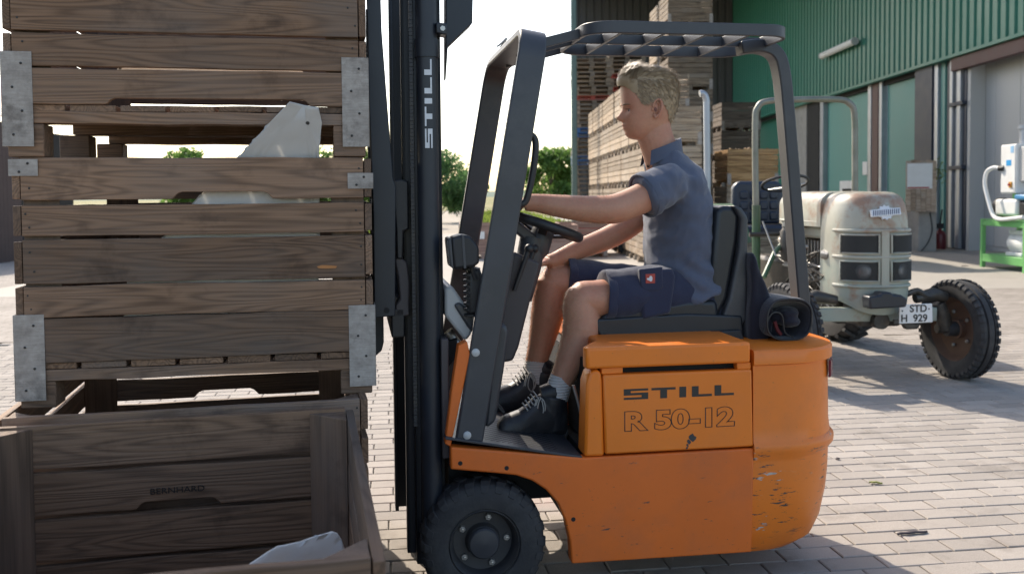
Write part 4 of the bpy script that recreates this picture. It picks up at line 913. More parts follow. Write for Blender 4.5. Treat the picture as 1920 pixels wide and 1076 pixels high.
# emblem: toothed badge with a tilted name band
EM = empty('emblem', nose_pt(0, 1.235, .0)+Vector((-.0, -.006, 0))); EM.parent = NOSE; EM.rotation_euler = (R(-16), R(-4), 0)
b = MB(); b.prism([((.052 if i % 2 else .066)*math.cos(2*math.pi*i/24)*.95, (.052 if i % 2 else .066)*math.sin(2*math.pi*i/24)*.85) for i in range(24)], lambda a, z, d: (a, d, z), -.004, .012); b.build('badge', MT['decal_w'], EM)
MB().box(-.11, .11, -.010, .012, -.026, .026).build('band', MT['decal_w'], EM, bevel=.003)
b = MB()
for k in range(13): x = -.094+k*.0157; b.obox((x-.004, -.0105, -.018), (x+.004, -.0105, .018), .003, .0055, (1, 0, 0))
b.build('band_lettering', plain('navy_enamel', (.02, .025, .08), .4), EM)
# hood behind the nose
def hsec(y, w, zt, zb, r_=.10):
    p = [(-w, zb)]+[(-w+r_-r_*math.cos(R(a)), zt-r_+r_*math.sin(R(a))) for a in range(0, 91, 15)]+[(w-r_+r_*math.sin(R(a)), zt-r_+r_*math.cos(R(a))) for a in range(0, 91, 15)]+[(w, zb)]
    return [Vector((x, y, z)) for x, z in p]
b = MB(); b.rings([hsec(.302, .275, 1.383, 1.12), hsec(.7, .272, 1.39, 1.12), hsec(1.05, .262, 1.388, 1.12), hsec(1.16, .25, 1.375, 1.125), hsec(1.2, .21, 1.34, 1.14)]); HOOD = b.build('hood', MT['trac'], TRC, 40)
for s_ in (-1, 1): MB().tube([(s_*.268, .35, 1.155), (s_*.268, 1.1, 1.155)], .008, 6).build('hood_bead', MT['trac'], HOOD)
MB().box(-.2, .2, .35, 1.1, 1.02, 1.118).build('fuel_tank', MT['trac'], TRC, bevel=.03)
# engine
EN = empty('engine', (0, 0, 0)); EN.parent = TRC
MB().box(-.16, .16, .28, 1.35, .38, .78).build('crankcase', MT['engine'], EN, bevel=.03); MB().box(-.11, .11, .36, .95, .78, 1.02).build('cylinder_block', MT['engine'], EN, bevel=.02)
for k in range(9): MB().box(-.15, .15, .38+k*.06, .40+k*.06, .8, 1.0).build('cooling_fin', MT['alu'], EN, bevel=.004)
rg = random.Random(11)
for k in range(12):
    y = rg.uniform(.2, 1.25); z = rg.uniform(.5, .98); x = -rg.uniform(.17, .27); r_ = rg.uniform(.015, .05)
    MB().lathe([(.001, -r_), (r_, -r_), (r_, r_*.8), (r_*.6, r_), (.001, r_)], (x, y, z), Vector((rg.uniform(-1, .2), rg.uniform(-.4, .4), rg.uniform(-.3, 1))), 12).build('engine_fitting', MT[rg.choice(('alu', 'engine', 'engine', 'steel'))], EN, 30)
for k in range(11):
    p = [(-rg.uniform(.16, .28), rg.uniform(.15, 1.3), rg.uniform(.45, 1.0)) for q in range(3)]; MB().tube(bez(p, 5), rg.uniform(.005, .012), 6).build('engine_pipe', MT[rg.choice(('alu', 'steel', 'engine', 'black'))], EN)
a = T3(1478, 455, .75); MB().lathe([(.001, -.16), (.055, -.14), (.065, -.06), (.065, .09), (.05, .11), (.045, .13), (.02, .145), (.001, .145)], a, (0, 0, 1), 18).build('air_filter', MT['engine'], EN)
MB().lathe([(.001, .16), (.048, .158), (.05, .13), (.045, .125)], a, (0, 0, 1), 16).build('filter_cap', MT['alu'], EN)
MB().tube([T3(1432, 520, .6), T3(1452, 475, .7), T3(1480, 440, .9)], .02, 8).build('steering_rod', MT['tracgreen'], EN); MB().tube([T3(1455, 480, .5), T3(1430, 415, .7)], .007, 6).build('throttle_rod', MT['alu'], EN)
MB().tube([T3(1405, 440, .9), T3(1500, 438, .9)], .02, 6).build('frame_bar', MT['engine'], EN)
MB().box(-.12, .12, 1.35, 2.2, .4, .8).build('gearbox', MT['engine'], TRC, bevel=.04)
# front axle
b = MB(); A0, A1 = T3(1448, 590, -.02), T3(1752, 588, -.02); b.obox(A0, A1, .08, .10); b.build('front_axle', MT['trac'], TRC, bevel=.008)
MB().lathe([(.001, -.06), (.06, -.06), (.06, .06), (.001, .06)], T3(1646, 600, -.06), (0, 1, 0), 14).build('axle_pivot', MT['engine'], TRC)
MB().box(-.13, .2, -.05, .25, .40, .56).build('axle_bracket', MT['engine'], TRC, bevel=.03)
def front_wheel(x, s_, steer):
    Wf = empty('front_wheel', (x, 0, .365)); Wf.parent = TRC; Wf.rotation_euler.z = steer
    Ty = MB().lathe([(.235, -.055), (.25, -.065), (.29, -.078), (.335, -.075), (.352, -.062), (.356, -.035), (.345, -.032), (.345, -.024), (.360, -.02), (.362, .0), (.360, .02), (.345, .024), (.345, .032), (.356, .035), (.352, .062), (.335, .075), (.29, .078), (.25, .065), (.235, .055)], (0, 0, 0), (1, 0, 0), 56).build('tyre', MT['rubber'], Wf, 30)
    lg = MB()
    for k in range(40):
        a = 2*math.pi*k/40
        for h in (-1, 1):
            rs = [[Vector((h*hx_, r_*math.sin(a+q*.045+(.04 if h > 0 else 0)), r_*math.cos(a+q*.045+(.04 if h > 0 else 0)))) for hx_, r_ in ((.078, .325), (.083, .348), (.066, .366), (.046, .367), (.05, .345))] for q in (-1, 1)]
            lg.rings(rs)
    o = lg.build('tread_lugs', MT['rubber'], Ty, None); o['kind'] = 'stuff'
    rm = MB().lathe([(.24, -.058), (.248, -.062), (.236, -.05), (.225, -.03), (.20, .0), (.10, .02), (.07, .022), (.07, -.02), (.03, -.03), (.001, -.03)], (0, 0, 0), (1, 0, 0), 36).build('rim', plain('rusty_rim' if 'rusty_rim' not in bpy.data.materials else 'rusty_rim', (.13, .075, .05), .7, .1, .35, 8, .2, 50, dirt=.4), Wf, 35)
    MB().lathe([(.24, .058), (.248, .062), (.236, .05), (.225, .03), (.20, .012)], (0, 0, 0), (1, 0, 0), 36).build('rim_edge', MT['rim'], Wf, 35)
    MB().lathe([(.001, -.10), (.05, -.10), (.055, -.03), (.06, .06), (.03, .09), (.001, .09)], (0, 0, 0), (1, 0, 0), 16).build('hub', MT['rim'], Wf, 35)
    for k in range(5): MB().ball((-.005, .13*math.cos(R(72*k)), .13*math.sin(R(72*k))), (.014, .016, .016), 8).build('wheel_nut', MT['alu'], rm)
    return Wf
front_wheel(.655, 1, R(6)); front_wheel(-.645, -1, R(6))
for x in (.50, -.50):
    s_ = 1 if x > 0 else -1
    MB().tube([(x, .0, .56), (x+s_*.04, 0, .45), (x+s_*.06, 0, .36)], [.05, .055, .05], 12).build('knuckle', MT['engine'], TRC)
    MB().tube([(x-s_*.2, -.03, .60), (x-.05*s_, -.02, .63), (x+s_*.05, .0, .60)], [.035, .05, .04], 10).build('spring_arm', MT['engine'], TRC)
    MB().tube([(x, .02, .37), (x+s_*.12, .02, .365)], .035, 10).build('stub_axle', MT['engine'], TRC)
MB().tube(bez([T3(1700, 552, -.05), T3(1720, 545, -.05), T3(1740, 556, -.05), T3(1760, 548, -.02)], 4), .022, 8).build('drag_link', MT['engine'], TRC)
# bumper and number plate
def tbox(name, px, y0, y1, mat, bevel=.01):
    b = MB(); b.prism([(T3(u, v, y0).x, T3(u, v, y0).z) for u, v in px], lambda a, z, d: (a, d, z), y0, y1); return b.build(name, mat, TRC, 40, bevel)
tbox('bumper_block', [(1630, 556), (1650, 554), (1655, 548), (1672, 548), (1676, 553), (1690, 553), (1702, 560), (1700, 576), (1632, 580)], -.32, -.20, MT['mast'], .012)
MB().obox((.02, -.2, .60), (.02, -.02, .55), .06, .05).build('bumper_arm', MT['engine'], TRC)
PL = tbox('number_plate', [(1687, 571), (1748, 569), (1749, 604), (1686, 607)], -.22, -.214, MT['white'], .004)
MB().obox((T3(1690, 592, -.2).x-.06, -.205, .46), (T3(1745, 590, -.2).x, -.205, .46), .02, .03).build('plate_holder', MT['engine'], TRC); tbox('plate_shield', [(1693, 607), (1728, 606), (1722, 617), (1700, 618)], -.20, -.15, MT['engine'])
pc = [T3(u, v, -.2215) for u, v in ((1717, 579), (1714, 597))]
for p_, tx in ((pc[0], '  STD'), (pc[1], 'H  929')): text_mesh('plate_lettering', tx, .072, MT['decal_k'], PL, Matrix.Translation(p_) @ Matrix.Rotation(R(90), 4, 'X'), .0008, bold=.0015)
for u, v in ((1692, 583), (1742, 579)): MB().ball(T3(u, v, -.222), (.006, .003, .006), 8).build('plate_screw', MT['decal_k'], PL)
# roll hoop, posts, wheel, seat, rear wheels
hy = .95; MT['hoop'] = plain('worn_hoop_steel', (.20, .20, .17), .45, .5, .3, 8, .1, 50, dirt=.4, dirtc=(.10, .14, .07))
hp = bez([T3(1418, 480, hy), T3(1417, 380, hy), T3(1416, 235, hy), T3(1421, 202, hy), T3(1440, 190, hy), T3(1500, 187, hy), T3(1570, 187, hy), T3(1592, 194, hy), T3(1602, 215, hy), T3(1603, 300, hy), T3(1603, 400, hy)], 5)
MB().tube(hp, .026, 12).build('roll_hoop', MT['hoop'], TRC); MB().tube([T3(1418, 510, hy), T3(1418, 385, hy)], .034, 12).build('hoop_socket', MT['tracgreen'], TRC)
MB().tube(bez([T3(1312, 176, 2.2), T3(1318, 176, 2.2), T3(1324, 186, 2.2), T3(1325, 220, 2.2), T3(1327, 420, 2.2)], 5), .032, 12).build('rear_post', MT['rail'], TRC)
sw = T3(1472, 344, 1.5); n_ = Vector((0, .35, 1)).normalized(); e = Vector((1, 0, 0)); g_ = n_.cross(e)
MB().tube([sw+e*.20*math.cos(2*math.pi*i/32)+g_*.20*math.sin(2*math.pi*i/32) for i in range(32)], .013, 8, True).build('steering_wheel', MT['black'], TRC)
for a in (0, 120, 240): MB().tube([sw-n_*.04, sw+e*.2*math.cos(R(a))+g_*.2*math.sin(R(a))], .007, 6).build('steering_spoke', MT['steel'], TRC)
MB().tube([sw-n_*.03, sw-Vector((0, .12, .5))], .02, 8).build('steering_shaft', MT['black'], TRC)
MT['bluevinyl'] = plain('blue_black_vinyl', (.018, .026, .045), .4, 0, .2, 6, .1)
b = MB(); s0, s1 = T3(1371, 350, 2.1), T3(1468, 420, 2.1)
b.prism([(s0.x, s1.z), (s0.x+.01, s0.z), (s0.x+.06, s0.z+.05), (s1.x-.06, s0.z+.05), (s1.x-.01, s0.z), (s1.x, s1.z)], lambda a, z, d: (a, d, z), 2.06, 2.16); SB = b.build('seat_back', MT['bluevinyl'], TRC, 40, .03, seg=3)
for i in range(4):
    for j in range(3): MB().box(lerp(s0.x, s1.x, .14+i*.19), lerp(s0.x, s1.x, .14+i*.19)+.075, 2.045, 2.07, s1.z+.04+j*.10, s1.z+.12+j*.10).build('seat_pad', MT['bluevinyl'], SB, bevel=.012)
MB().box(s0.x, s1.x, 1.7, 2.1, s1.z-.10, s1.z).build('seat', MT['bluevinyl'], TRC, bevel=.03)
for x in (.62, -.62):
    Wr = empty('rear_wheel', (x, 1.85, .6)); Wr.parent = TRC
    Ty = MB().lathe([(.33, -.11), (.36, -.13), (.46, -.14), (.55, -.125), (.575, -.07), (.58, 0), (.575, .07), (.55, .125), (.46, .14), (.36, .13), (.33, .11)], (0, 0, 0), (1, 0, 0), 48).build('tyre', MT['rubber'], Wr, 30); lg = MB()
    for k in range(22):
        for h in (-1, 1):
            a = 2*math.pi*(k+.25*h)/22; pts = [Vector((h*f*.13, (.60-.03*f)*math.sin(a+.16*f), (.60-.03*f)*math.cos(a+.16*f))) for f in (0, .5, 1)]; lg.tube(pts, .02, 5)
    o = lg.build('tread_lugs', MT['rubber'], Ty, None); o['kind'] = 'stuff'
    MB().lathe([(.34, -.10), (.30, -.06), (.12, .0), (.001, .0)], (0, 0, 0), (1, 0, 0), 28).build('rim', MT['tracgreen'], Wr, 35)
    f_ = MB(); f_.rings([[Vector((x-.0+q*.17, 1.85+.66*math.sin(R(a)), .6+.66*math.cos(R(a))+(.03 if abs(q) == 1 else 0))) for q in (-1, -.5, .5, 1)] for a in range(-60, 80, 14)]); f_.build('fender', MT['tracgreen'], TRC, 40)
# ================================================================== PUMP STAND
SX, SY0, SY1, SZ = 8.56, 15.56, 17.05, .86
ST = empty('pump_stand', (SX, SY0, 0), R(0), 'light green steel stand with two shelves by the hall door', 'stand'); LW = SY1-SY0
for x in (0, .66):
    for y in (0, LW-.07): MB().box(x, x+.07, y, y+.07, 0, SZ).build('leg', MT['green'], ST, bevel=.004)
MB().box(.005, .055, .075, LW-.075, SZ-.10, SZ-.005).build('rail', MT['green'], ST, bevel=.004); MB().box(.665, .72, .075, LW-.075, SZ-.10, SZ-.005).build('rail', MT['green'], ST, bevel=.004)
MB().box(.0, .73, 0, LW, SZ+.001, SZ+.02).build('top_plate', MT['green'], ST, bevel=.004); MB().box(.005, .06, .075, LW-.075, .11, .25).build('rail', MT['green'], ST, bevel=.004)
MB().box(.07, .66, .02, LW-.02, .23, .25).build('shelf', MT['green'], ST, bevel=.004)
def prop(name, loc, lab, cat): return empty(name, loc, 0, lab, cat)
mo = prop('pump_motor', (SX+.10, SY0+.30, .254), 'pale grey ribbed pump body on the lower shelf of the green stand', 'pump')
b = MB(); b.rings([[Vector((.27+r_*math.cos(a)*1.0, y, .22+r_*math.sin(a)*.85)) for a in [R(22.5*q+11) for q in range(16)]] for y, r_ in ((0, .2), (.03, .24), (.50, .25), (.56, .22))]); b.build('body', MT['panelgrey'] if False else MT['white'], mo, 30)
for k in range(6): MB().box(.03, .5, .08+k*.07, .10+k*.07, .38, .445).build('rib', MT['white'], mo, bevel=.006)
MB().box(.02, .54, .02, .54, .0, .06).build('foot', MT['white'], mo, bevel=.01); MB().lathe([(.001, -.04), (.05, -.04), (.05, .05), (.001, .05)], (.2, -.03, .36), (0, 1, 0), 12).build('port', MT['alu'], mo)
bl = prop('blower', (SX+.12, SY0+.25, SZ+.021), 'white blower with black end wheel on top of the green stand', 'blower')
MB().box(0, .5, .25, .98, .06, .36).build('body', MT['white'], bl, bevel=.05); MB().box(.02, .48, -.10, .245, .04, .34).build('motor', MT['black'], bl, bevel=.06); MB().box(.05, .4, .1, .9, 0, .06).build('foot', MT['black'], bl)
MB().lathe([(.001, .0), (.13, .0), (.17, .04), (.17, .16), (.12, .18), (.001, .18)], (.22, 1.02, .21), (0, 1, 0), 22).build('end_wheel', MT['black'], bl, 35); MB().lathe([(.15, .182), (.14, .195), (.04, .20), (.001, .21)], (.22, 1.02, .21), (0, 1, 0), 20).build('wheel_cover', MT['white'], bl)
MB().box(-.02, .2, -.12, .3, .345, .44).build('blue_cover', plain('blue_paint', (.06, .22, .42), .4), bl, bevel=.03)
cbx = prop('control_cabinet', (SX+.12, SY0+.52, 1.24), 'white switch cabinet with blue stickers above the green stand', 'cabinet')
MB().box(0, .42, 0, .50, .1, .95).build('housing', MT['white'], cbx, bevel=.012); MB().box(-.012, 0, .02, .48, .12, .93).build('door', MT['white'], cbx, bevel=.004)
MB().box(-.016, -.012, .14, .30, .58, .68).build('sticker', plain('blue_sticker', (.03, .30, .62), .5), cbx); MB().box(-.016, -.012, .06, .16, .80, .92).build('sticker', plain('pale_blue_sticker', (.25, .45, .65), .5), cbx)
MB().box(-.03, -.012, .10, .19, .20, .30).build('switch_plate', plain('amber_plate', (.55, .28, .05), .5), cbx); MB().lathe([(.025, 0), (.02, .03), (.001, .03)], (-.03, .145, .25), (-1, 0, 0), 12).build('main_switch', MT['red'], cbx)
MB().box(.05, .3, -.45, -.001, .3, .9).build('side_box', MT['panelgrey'], cbx, bevel=.02); MB().lathe([(.09, .0), (.09, .25), (.12, .26), (.12, .32), (.001, .32)], (.2, .1, .95), (0, 0, 1), 18).build('vent_pipe', MT['rail'], cbx)
MB().box(.1, .16, .2, .3, -.36, .1).build('support', MT['green'], cbx)
hs = prop('white_hose', (SX, SY0, 0), 'white flexible hose arching from the cabinet over the green stand', 'hose')
MB().tube(bez([(.10, 1.02, 1.78), (.06, 1.15, 1.80), (.0, 1.28, 1.72), (-.03, 1.28, 1.5), (-.04, 1.12, 1.2), (-.04, .95, .95), (-.05, .7, .89), (-.04, .35, .91), (.0, .05, .94)], 6), .035, 10).build('tube', MT['white'], hs); MB().tube([(.08, 1.0, 1.78), (.12, .9, 1.78)], .05, 12).build('coupling', MT['black'], hs)
# ================================================================== NOTICE BOARD ON CONCRETE POST
np_ = on_z(1722, 472, 0)
CP = empty('concrete_post', (np_.x, np_.y, 0), R(0), 'grey concrete block post carrying a wooden notice board', 'post')
MB().box(0, .42, 0, .85, 0, .92).build('block', MT['concrete'], CP, bevel=.02); MB().tube(bez([(.25, -.02, .9), (.3, -.03, .5), (.2, -.03, .2), (.05, -.04, .02)], 5), .012, 6).build('cable', MT['black'], CP)
NB = empty('notice_board', (np_.x-.34, np_.y-.10, .93), R(-8), 'wooden board with a white sheet beside the hall columns', 'board')
for k in range(6): link('plank', MB().box(0, .105, 0, .03, 0, 1.17).mesh('plank', MT['wood_pale'], None), NB, .004, (k*.11, 0, random.uniform(-.012, .012)))
MB().box(.0, .66, .031, .06, .2, .3).build('batten', MT['wood_pale'], NB); MB().box(.0, .66, .031, .06, .9, 1.0).build('batten', MT['wood_pale'], NB)
MB().box(.02, .57, -.012, -.002, .52, 1.1).build('white_sheet', MT['white'], NB, bevel=.004); MB().box(.03, .5, -.014, -.0125, .53, .56).build('red_line', MT['red'], NB)
ex = on_z(1770, 467, 0); FE = empty('fire_extinguisher', (ex.x-.1, ex.y, 0), 0, 'dark red canister standing at the foot of the columns', 'canister')
MB().lathe([(.001, 0), (.13, 0), (.14, .03), (.14, .34), (.10, .42), (.04, .45), (.04, .50), (.001, .5)], (0, 0, 0), (0, 0, 1), 20).build('bottle', plain('dark_red_paint', (.14, .02, .025), .4), FE); MB().box(-.12, .08, -.03, .03, .50, .62).build('valve', MT['black'], FE, bevel=.01)
for k in range(1): MB().tube([(.0, 0, .62), (.02, -.05, .95)], .02, 8).build('hose', MT['black'], FE)
iv = empty('ivy_tuft', (np_.x+.36, np_.y-.12, .93), 0, 'small hanging leafy plant on the right edge of the notice board', 'plant'); lb2 = MB(); rg = random.Random(3)
for k in range(160):
    p = Vector((rg.gauss(0, .07), rg.gauss(0, .05), 1.0+rg.gauss(-.1, .12))); s_ = rg.uniform(.02, .045); a = Vector((rg.gauss(0, 1), rg.gauss(0, 1), rg.gauss(0, 1))).normalized(); c_ = a.orthogonal().normalized(); lb2.add([p-a*s_, p-c_*s_*.5, p+a*s_, p+c_*s_*.5], [(0, 1, 2, 3)])
lb2.build('leaves', LEAF[2], iv, None); MB().tube(bez([(0, 0, 1.1), (.02, 0, .8), (-.02, 0, .4), (-.02, .02, .05)], 4), .008, 5).build('stem', MT['barkt'], iv)
# ================================================================== DRIVER
PC = .475
def remeshed(mb, name, voxel, smooth=6, disp=None):
    me = mb.mesh(name+'_raw', (), None); o = bpy.data.objects.new(name+'_raw', me); COL.objects.link(o)
    r_ = o.modifiers.new('r', 'REMESH'); r_.mode = 'VOXEL'; r_.voxel_size = voxel
    s_ = o.modifiers.new('s', 'SMOOTH'); s_.factor = .5; s_.iterations = smooth
    bpy.context.view_layer.update(); out = bpy.data.meshes.new_from_object(o.evaluated_get(bpy.context.evaluated_depsgraph_get()))
    bpy.data.objects.remove(o)
    if disp:
        nn = [q.normal.copy() for q in out.vertices]
        for q, n_ in zip(out.vertices, nn): q.co += n_*disp(q.co, n_)
    for p in out.polygons: p.use_smooth = True
    out.name = name; return out
PERS = empty('person', FO, FY, 'young man in blue polo shirt and navy shorts driving the forklift', 'person')
t = NT('skin'); v = t.pos(off=False)
c = t.mix(t.noise(v, 9, 5), (.42, .195, .12), (.53, .275, .18)); c = t.mix(t.math('MULTIPLY', t.ramp(t.noise(v, 15, 6, .65), .46, .68), .5), c, (.44, .16, .10)); c = t.scale(c, t.math('MULTIPLY_ADD', t.noise(v, 120, 3), .3, .85))
t.bump(t.noise(v, 260, 2), .12, .002); t.p.inputs['Subsurface Weight'].default_value = .12; t.p.inputs['Subsurface Radius'].default_value = (.012, .005, .003); t.p.inputs['Subsurface Scale'].default_value = .5; MT['skin'] = t.out(c, .5, 0, .4)
def P(u, v, off): return Vector(S3(u, v, off))
body = MB(); n = 20
body.tube([P(1285, 590, PC), P(1287, 540, PC), P(1277, 480, PC), P(1272, 420, PC), P(1266, 370, PC), P(1258, 330, PC), P(1247, 302, PC)], [(.10, .15), (.115, .16), (.11, .15), (.115, .16), (.11, .17), (.085, .17), (.055, .08)], n, flat=(1, 0, 0))
body.tube([P(1248, 318, PC), P(1238, 285, PC), P(1228, 255, PC), P(1224, 220, PC)], [(.074, .066), (.070, .062), (.070, .060), (.06, .055)], n, flat=(1, 0, 0))
def limb(pts, rs): body.tube(bez(pts, 5), [lerp(rs[int(i)], rs[min(int(i)+1, len(rs)-1)], i-int(i)) for i in [k/5 for k in range((len(pts)-1)*5+1)]], 34)
# arms
limb([P(1262, 338, .30), P(1215, 366, .255), P(1160, 390, .235), P(1120, 393, .235), P(1060, 388, .25), P(1008, 381, .265), P(985, 380, .27)], [.055, .056, .054, .050, .043, .033, .030])
limb([P(1256, 345, .66), P(1222, 385, .69), P(1178, 424, .69), P(1140, 446, .67), P(1085, 468, .63), P(1042, 487, .60), P(1028, 491, .59)], [.055, .055, .050, .047, .040, .031, .028])
# legs
limb([P(1300, 565, .40), P(1200, 560, .365), P(1112, 560, .335), P(1090, 566, .33), P(1090, 615, .325), P(1070, 672, .32), P(1048, 728, .315), P(1040, 775, .315)], [.085, .08, .068, .066, .071, .054, .040, .03])
limb([P(1295, 560, .56), P(1180, 536, .585), P(1050, 530, .60), P(1032, 540, .60), P(1026, 590, .60), P(1014, 645, .60), P(1002, 695, .60), P(1006, 735, .60)], [.085, .08, .067, .064, .066, .051, .039, .03])
# hands: palm and five separate fingers
def hand(wr, fw, up, inn, s_=1, curl=1.0):
    fw, up, inn = fw.normalized(), up.normalized(), inn.normalized()
    pal = wr+fw*.045; body.tube([wr-fw*.01, wr+fw*.03, wr+fw*.085], [(.027, .018), (.040, .017), (.041, .014)], 14, flat=inn)
    for k, (o_, L) in enumerate(((-.031, .068), (-.0105, .078), (.0105, .073), (.030, .058))):
        p0 = wr+fw*.078+inn*(-o_); d1 = (fw-up*.45*curl).normalized(); d2 = (fw*.35-up*1.0*curl).normalized(); d3 = (-fw*.45*curl-up*.8).normalized()
        body.tube([p0, p0+d1*L*.45, p0+d1*L*.45+d2*L*.34, p0+d1*L*.45+d2*L*.34+d3*L*.28], [.0095, .009, .0082, .0066], 9)
    p0 = wr+fw*.02+inn*.032; body.tube([p0, p0+fw*.03+inn*.022-up*.008, p0+fw*.058+inn*.018-up*.026], [.012, .0105, .0085], 9)
hand(P(985, 380, .27), Vector((-1, .03, -.12)), Vector((0, -.1, 1)), Vector((0, 1, 0)))
hand(P(1030, 491, .59), Vector((-1, -.15, .05)), Vector((.05, 0, 1)), Vector((0, -1, 0)), curl=.7)
# head: rings with a profile, nose, lips, chin and eye sockets
HP = [(127, 1192, 1236, .028), (131, 1180, 1246, .045), (138, 1171, 1255, .058), (150, 1165, 1263, .069), (165, 1164, 1267, .075), (180, 1165, 1268, .078), (195, 1166, 1267, .078), (205, 1167.5, 1265, .076), (215, 1168, 1262, .073), (225, 1168.5, 1257, .070), (235, 1169.5, 1250, .065), (244, 1171.5, 1240, .058), (252, 1175, 1230, .049), (258, 1179, 1222, .038), (263, 1188, 1213, .022)]
NS = {205: 1.0, 211: 4.5, 216: 8, 220: 11.5, 223: 12.5, 226: 10, 229: 3.5, 231: 1, 235: 4.0, 238: 1.0, 241: 3.4, 246: .5, 252: 2.4, 257: 2.2}
def interp(tab, y):
    for a, b_ in zip(tab, tab[1:]):
        if a[0] <= y <= b_[0]:
            f = (y-a[0])/(b_[0]-a[0]); return [lerp(p, q, f) for p, q in zip(a, b_)]
    return list(tab[0] if y < tab[0][0] else tab[-1])
NT_ = sorted(NS.items()); NT_ = [(200, 0)]+NT_+[(262, 0)]
PXM = (S(1268, 195, PC)[0]-S(1168, 195, PC)[0])/100
def head_pt(y, a, off=0):                              # a = 0 front (-u), pi back
    _, fx, bx, w = interp(HP, y); f0 = S(fx, y, PC); b0 = S(bx, y, PC); cx_ = (f0[0]+b0[0])/2; rx = (b0[0]-f0[0])/2+off; w = w+off
    ca_, sa_ = math.cos(a), math.sin(a); e = .82 if ca_ > 0 else .95
    x = cx_-rx*math.copysign(abs(ca_)**e, ca_); yy = w*math.copysign(abs(sa_)**.88, sa_)
    if ca_ > 0:
        nv = interp(NT_, y)[1]; sg = .0105 if y < 232 else .022; x -= nv*PXM*math.exp(-(yy/sg)**2)
        for s_ in (-1, 1):
            x += .0085*math.exp(-((yy-s_*.031)/.014)**2-((y-208)/5.5)**2); x -= .003*math.exp(-((yy-s_*.028)/.018)**2-((y-199)/3)**2)
            x -= .003*math.exp(-((yy-s_*.038)/.02)**2-((y-222)/7)**2)
    return Vector((x, PC+yy, f0[1]))
ys = [127, 128.5, 131, 134, 138, 144, 150, 157, 165, 172, 180, 188, 194]+[196+1.2*i for i in range(56)]
ys = [y for y in ys if y <= 263]
body.rings([[head_pt(y, 2*math.pi*q/56) for q in range(56)] for y in ys])
# ears are children so that their folds stay crisp
for s_ in (-1, 1):
    ec = P(1219, 207, PC)+Vector((0, s_*.074, 0)); eb = MB()
    rim_ = [ec+Vector((.017*math.cos(R(a))+.006*math.sin(R(a)), s_*(.004+.009*max(0, math.cos(R(a)))+.003), (.034 if a < 200 else .030)*math.sin(R(a)))) for a in range(-100, 171, 15)]
    eb.tube(rim_, [lerp(.0062, .0042, i/(len(rim_)-1)) for i in range(len(rim_))], 8)
    inner = [ec+Vector((.0085*math.cos(R(a))+.004*math.sin(R(a)), s_*.0045, .020*math.sin(R(a))+.002)) for a in range(-80, 121, 20)]; eb.tube(inner, .0034, 6)
    eb.ball(ec+Vector((.002, -s_*.004, .0)), (.018, .008, .033), 14); eb.ball(ec+Vector((-.004, s_*.0015, -.028)), (.010, .006, .010), 10); eb.ball(ec+Vector((-.014, s_*.001, -.004)), (.005, .005, .008), 8)
    EAR = eb.build('ear', MT['skin'], PERS, 60); MB().ball(ec+Vector((-.004, s_*.0035, -.004)), (.0055, .002, .009), 8).build('ear_canal', plain('ear_shade_skin', (.20, .08, .06), .7) if 'ear_shade_skin' not in bpy.data.materials else bpy.data.materials['ear_shade_skin'], EAR)
BODY = link('body', remeshed(body, 'body', .0036, 5), PERS); BODY.data.materials.append(MT['skin'])
lh = MB(); rg = random.Random(21); vsn = [(q.co.copy(), q.normal.copy()) for q in BODY.data.vertices if (.62 < q.co.z < 1.12 and q.co.x < .40) or (1.15 < q.co.z < 1.42 and q.co.x < .50)]
for k in range(5200):                                   # fine body hair on shins and forearms
    p, nv = vsn[rg.randrange(len(vsn))]; d = (nv*.75+Vector((rg.gauss(-.25, .25), rg.gauss(0, .25), -.6 if p.z < 1.12 else rg.gauss(0, .2)))).normalized(); s_ = d.orthogonal()*.00035; L = rg.uniform(.006, .014)
    lh.add([p-s_, p+s_, p+d*L], [(0, 1, 2)])
MT['downy'] = plain('fair_body_hair', (.42, .29, .16), .5); o = lh.build('body_hair', MT['downy'], BODY, None); o['kind'] = 'stuff'
MT['eye'] = plain('eye_white', (.30, .27, .26), .2, 0, .05); MT['iris'] = plain('grey_iris', (.02, .022, .025), .15)
for s_ in (-1, 1):
    ep = head_pt(208.5, R(23)*s_)+Vector((.0082, 0, 0)); E_ = MB().ball(ep, .0105, 14).build('eye', MT['eye'], PERS, 60); MB().ball(ep+Vector((-.0082, s_*-.0005, -.0012)), (.003, .0052, .0052), 10).build('iris', MT['iris'], E_, 60)
    b = MB(); b.tube([head_pt(204.8, R(a)*s_, .0012) for a in (11, 18, 26, 35)], [.0010, .0018, .0018, .0009], 6); b.build('eyelid', MT['skin'], PERS); b = MB(); b.tube([head_pt(206.2, R(a)*s_, .0016) for a in (12, 18, 25, 33)], [.0004, .0010, .0010, .0005], 5); b.build('eyelashes', MT['decal_k'], PERS)
    b = MB(); b.tube([head_pt(197.5+abs(a-22)*.06, R(a)*s_, .001) for a in (9, 15, 22, 30, 38)], [.0018, .0028, .003, .0024, .001], 6); b.build('eyebrow', plain('blond_brow', (.16, .10, .055), .7), PERS)
b = MB(); b.tube([head_pt(238.2+abs(a)*.03, R(a), .0006) for a in (-20, -10, 0, 10, 20)], [.0006, .0013, .0016, .0013, .0006], 6); b.build('lips', plain('lip_skin', (.42, .15, .12), .45), PERS)
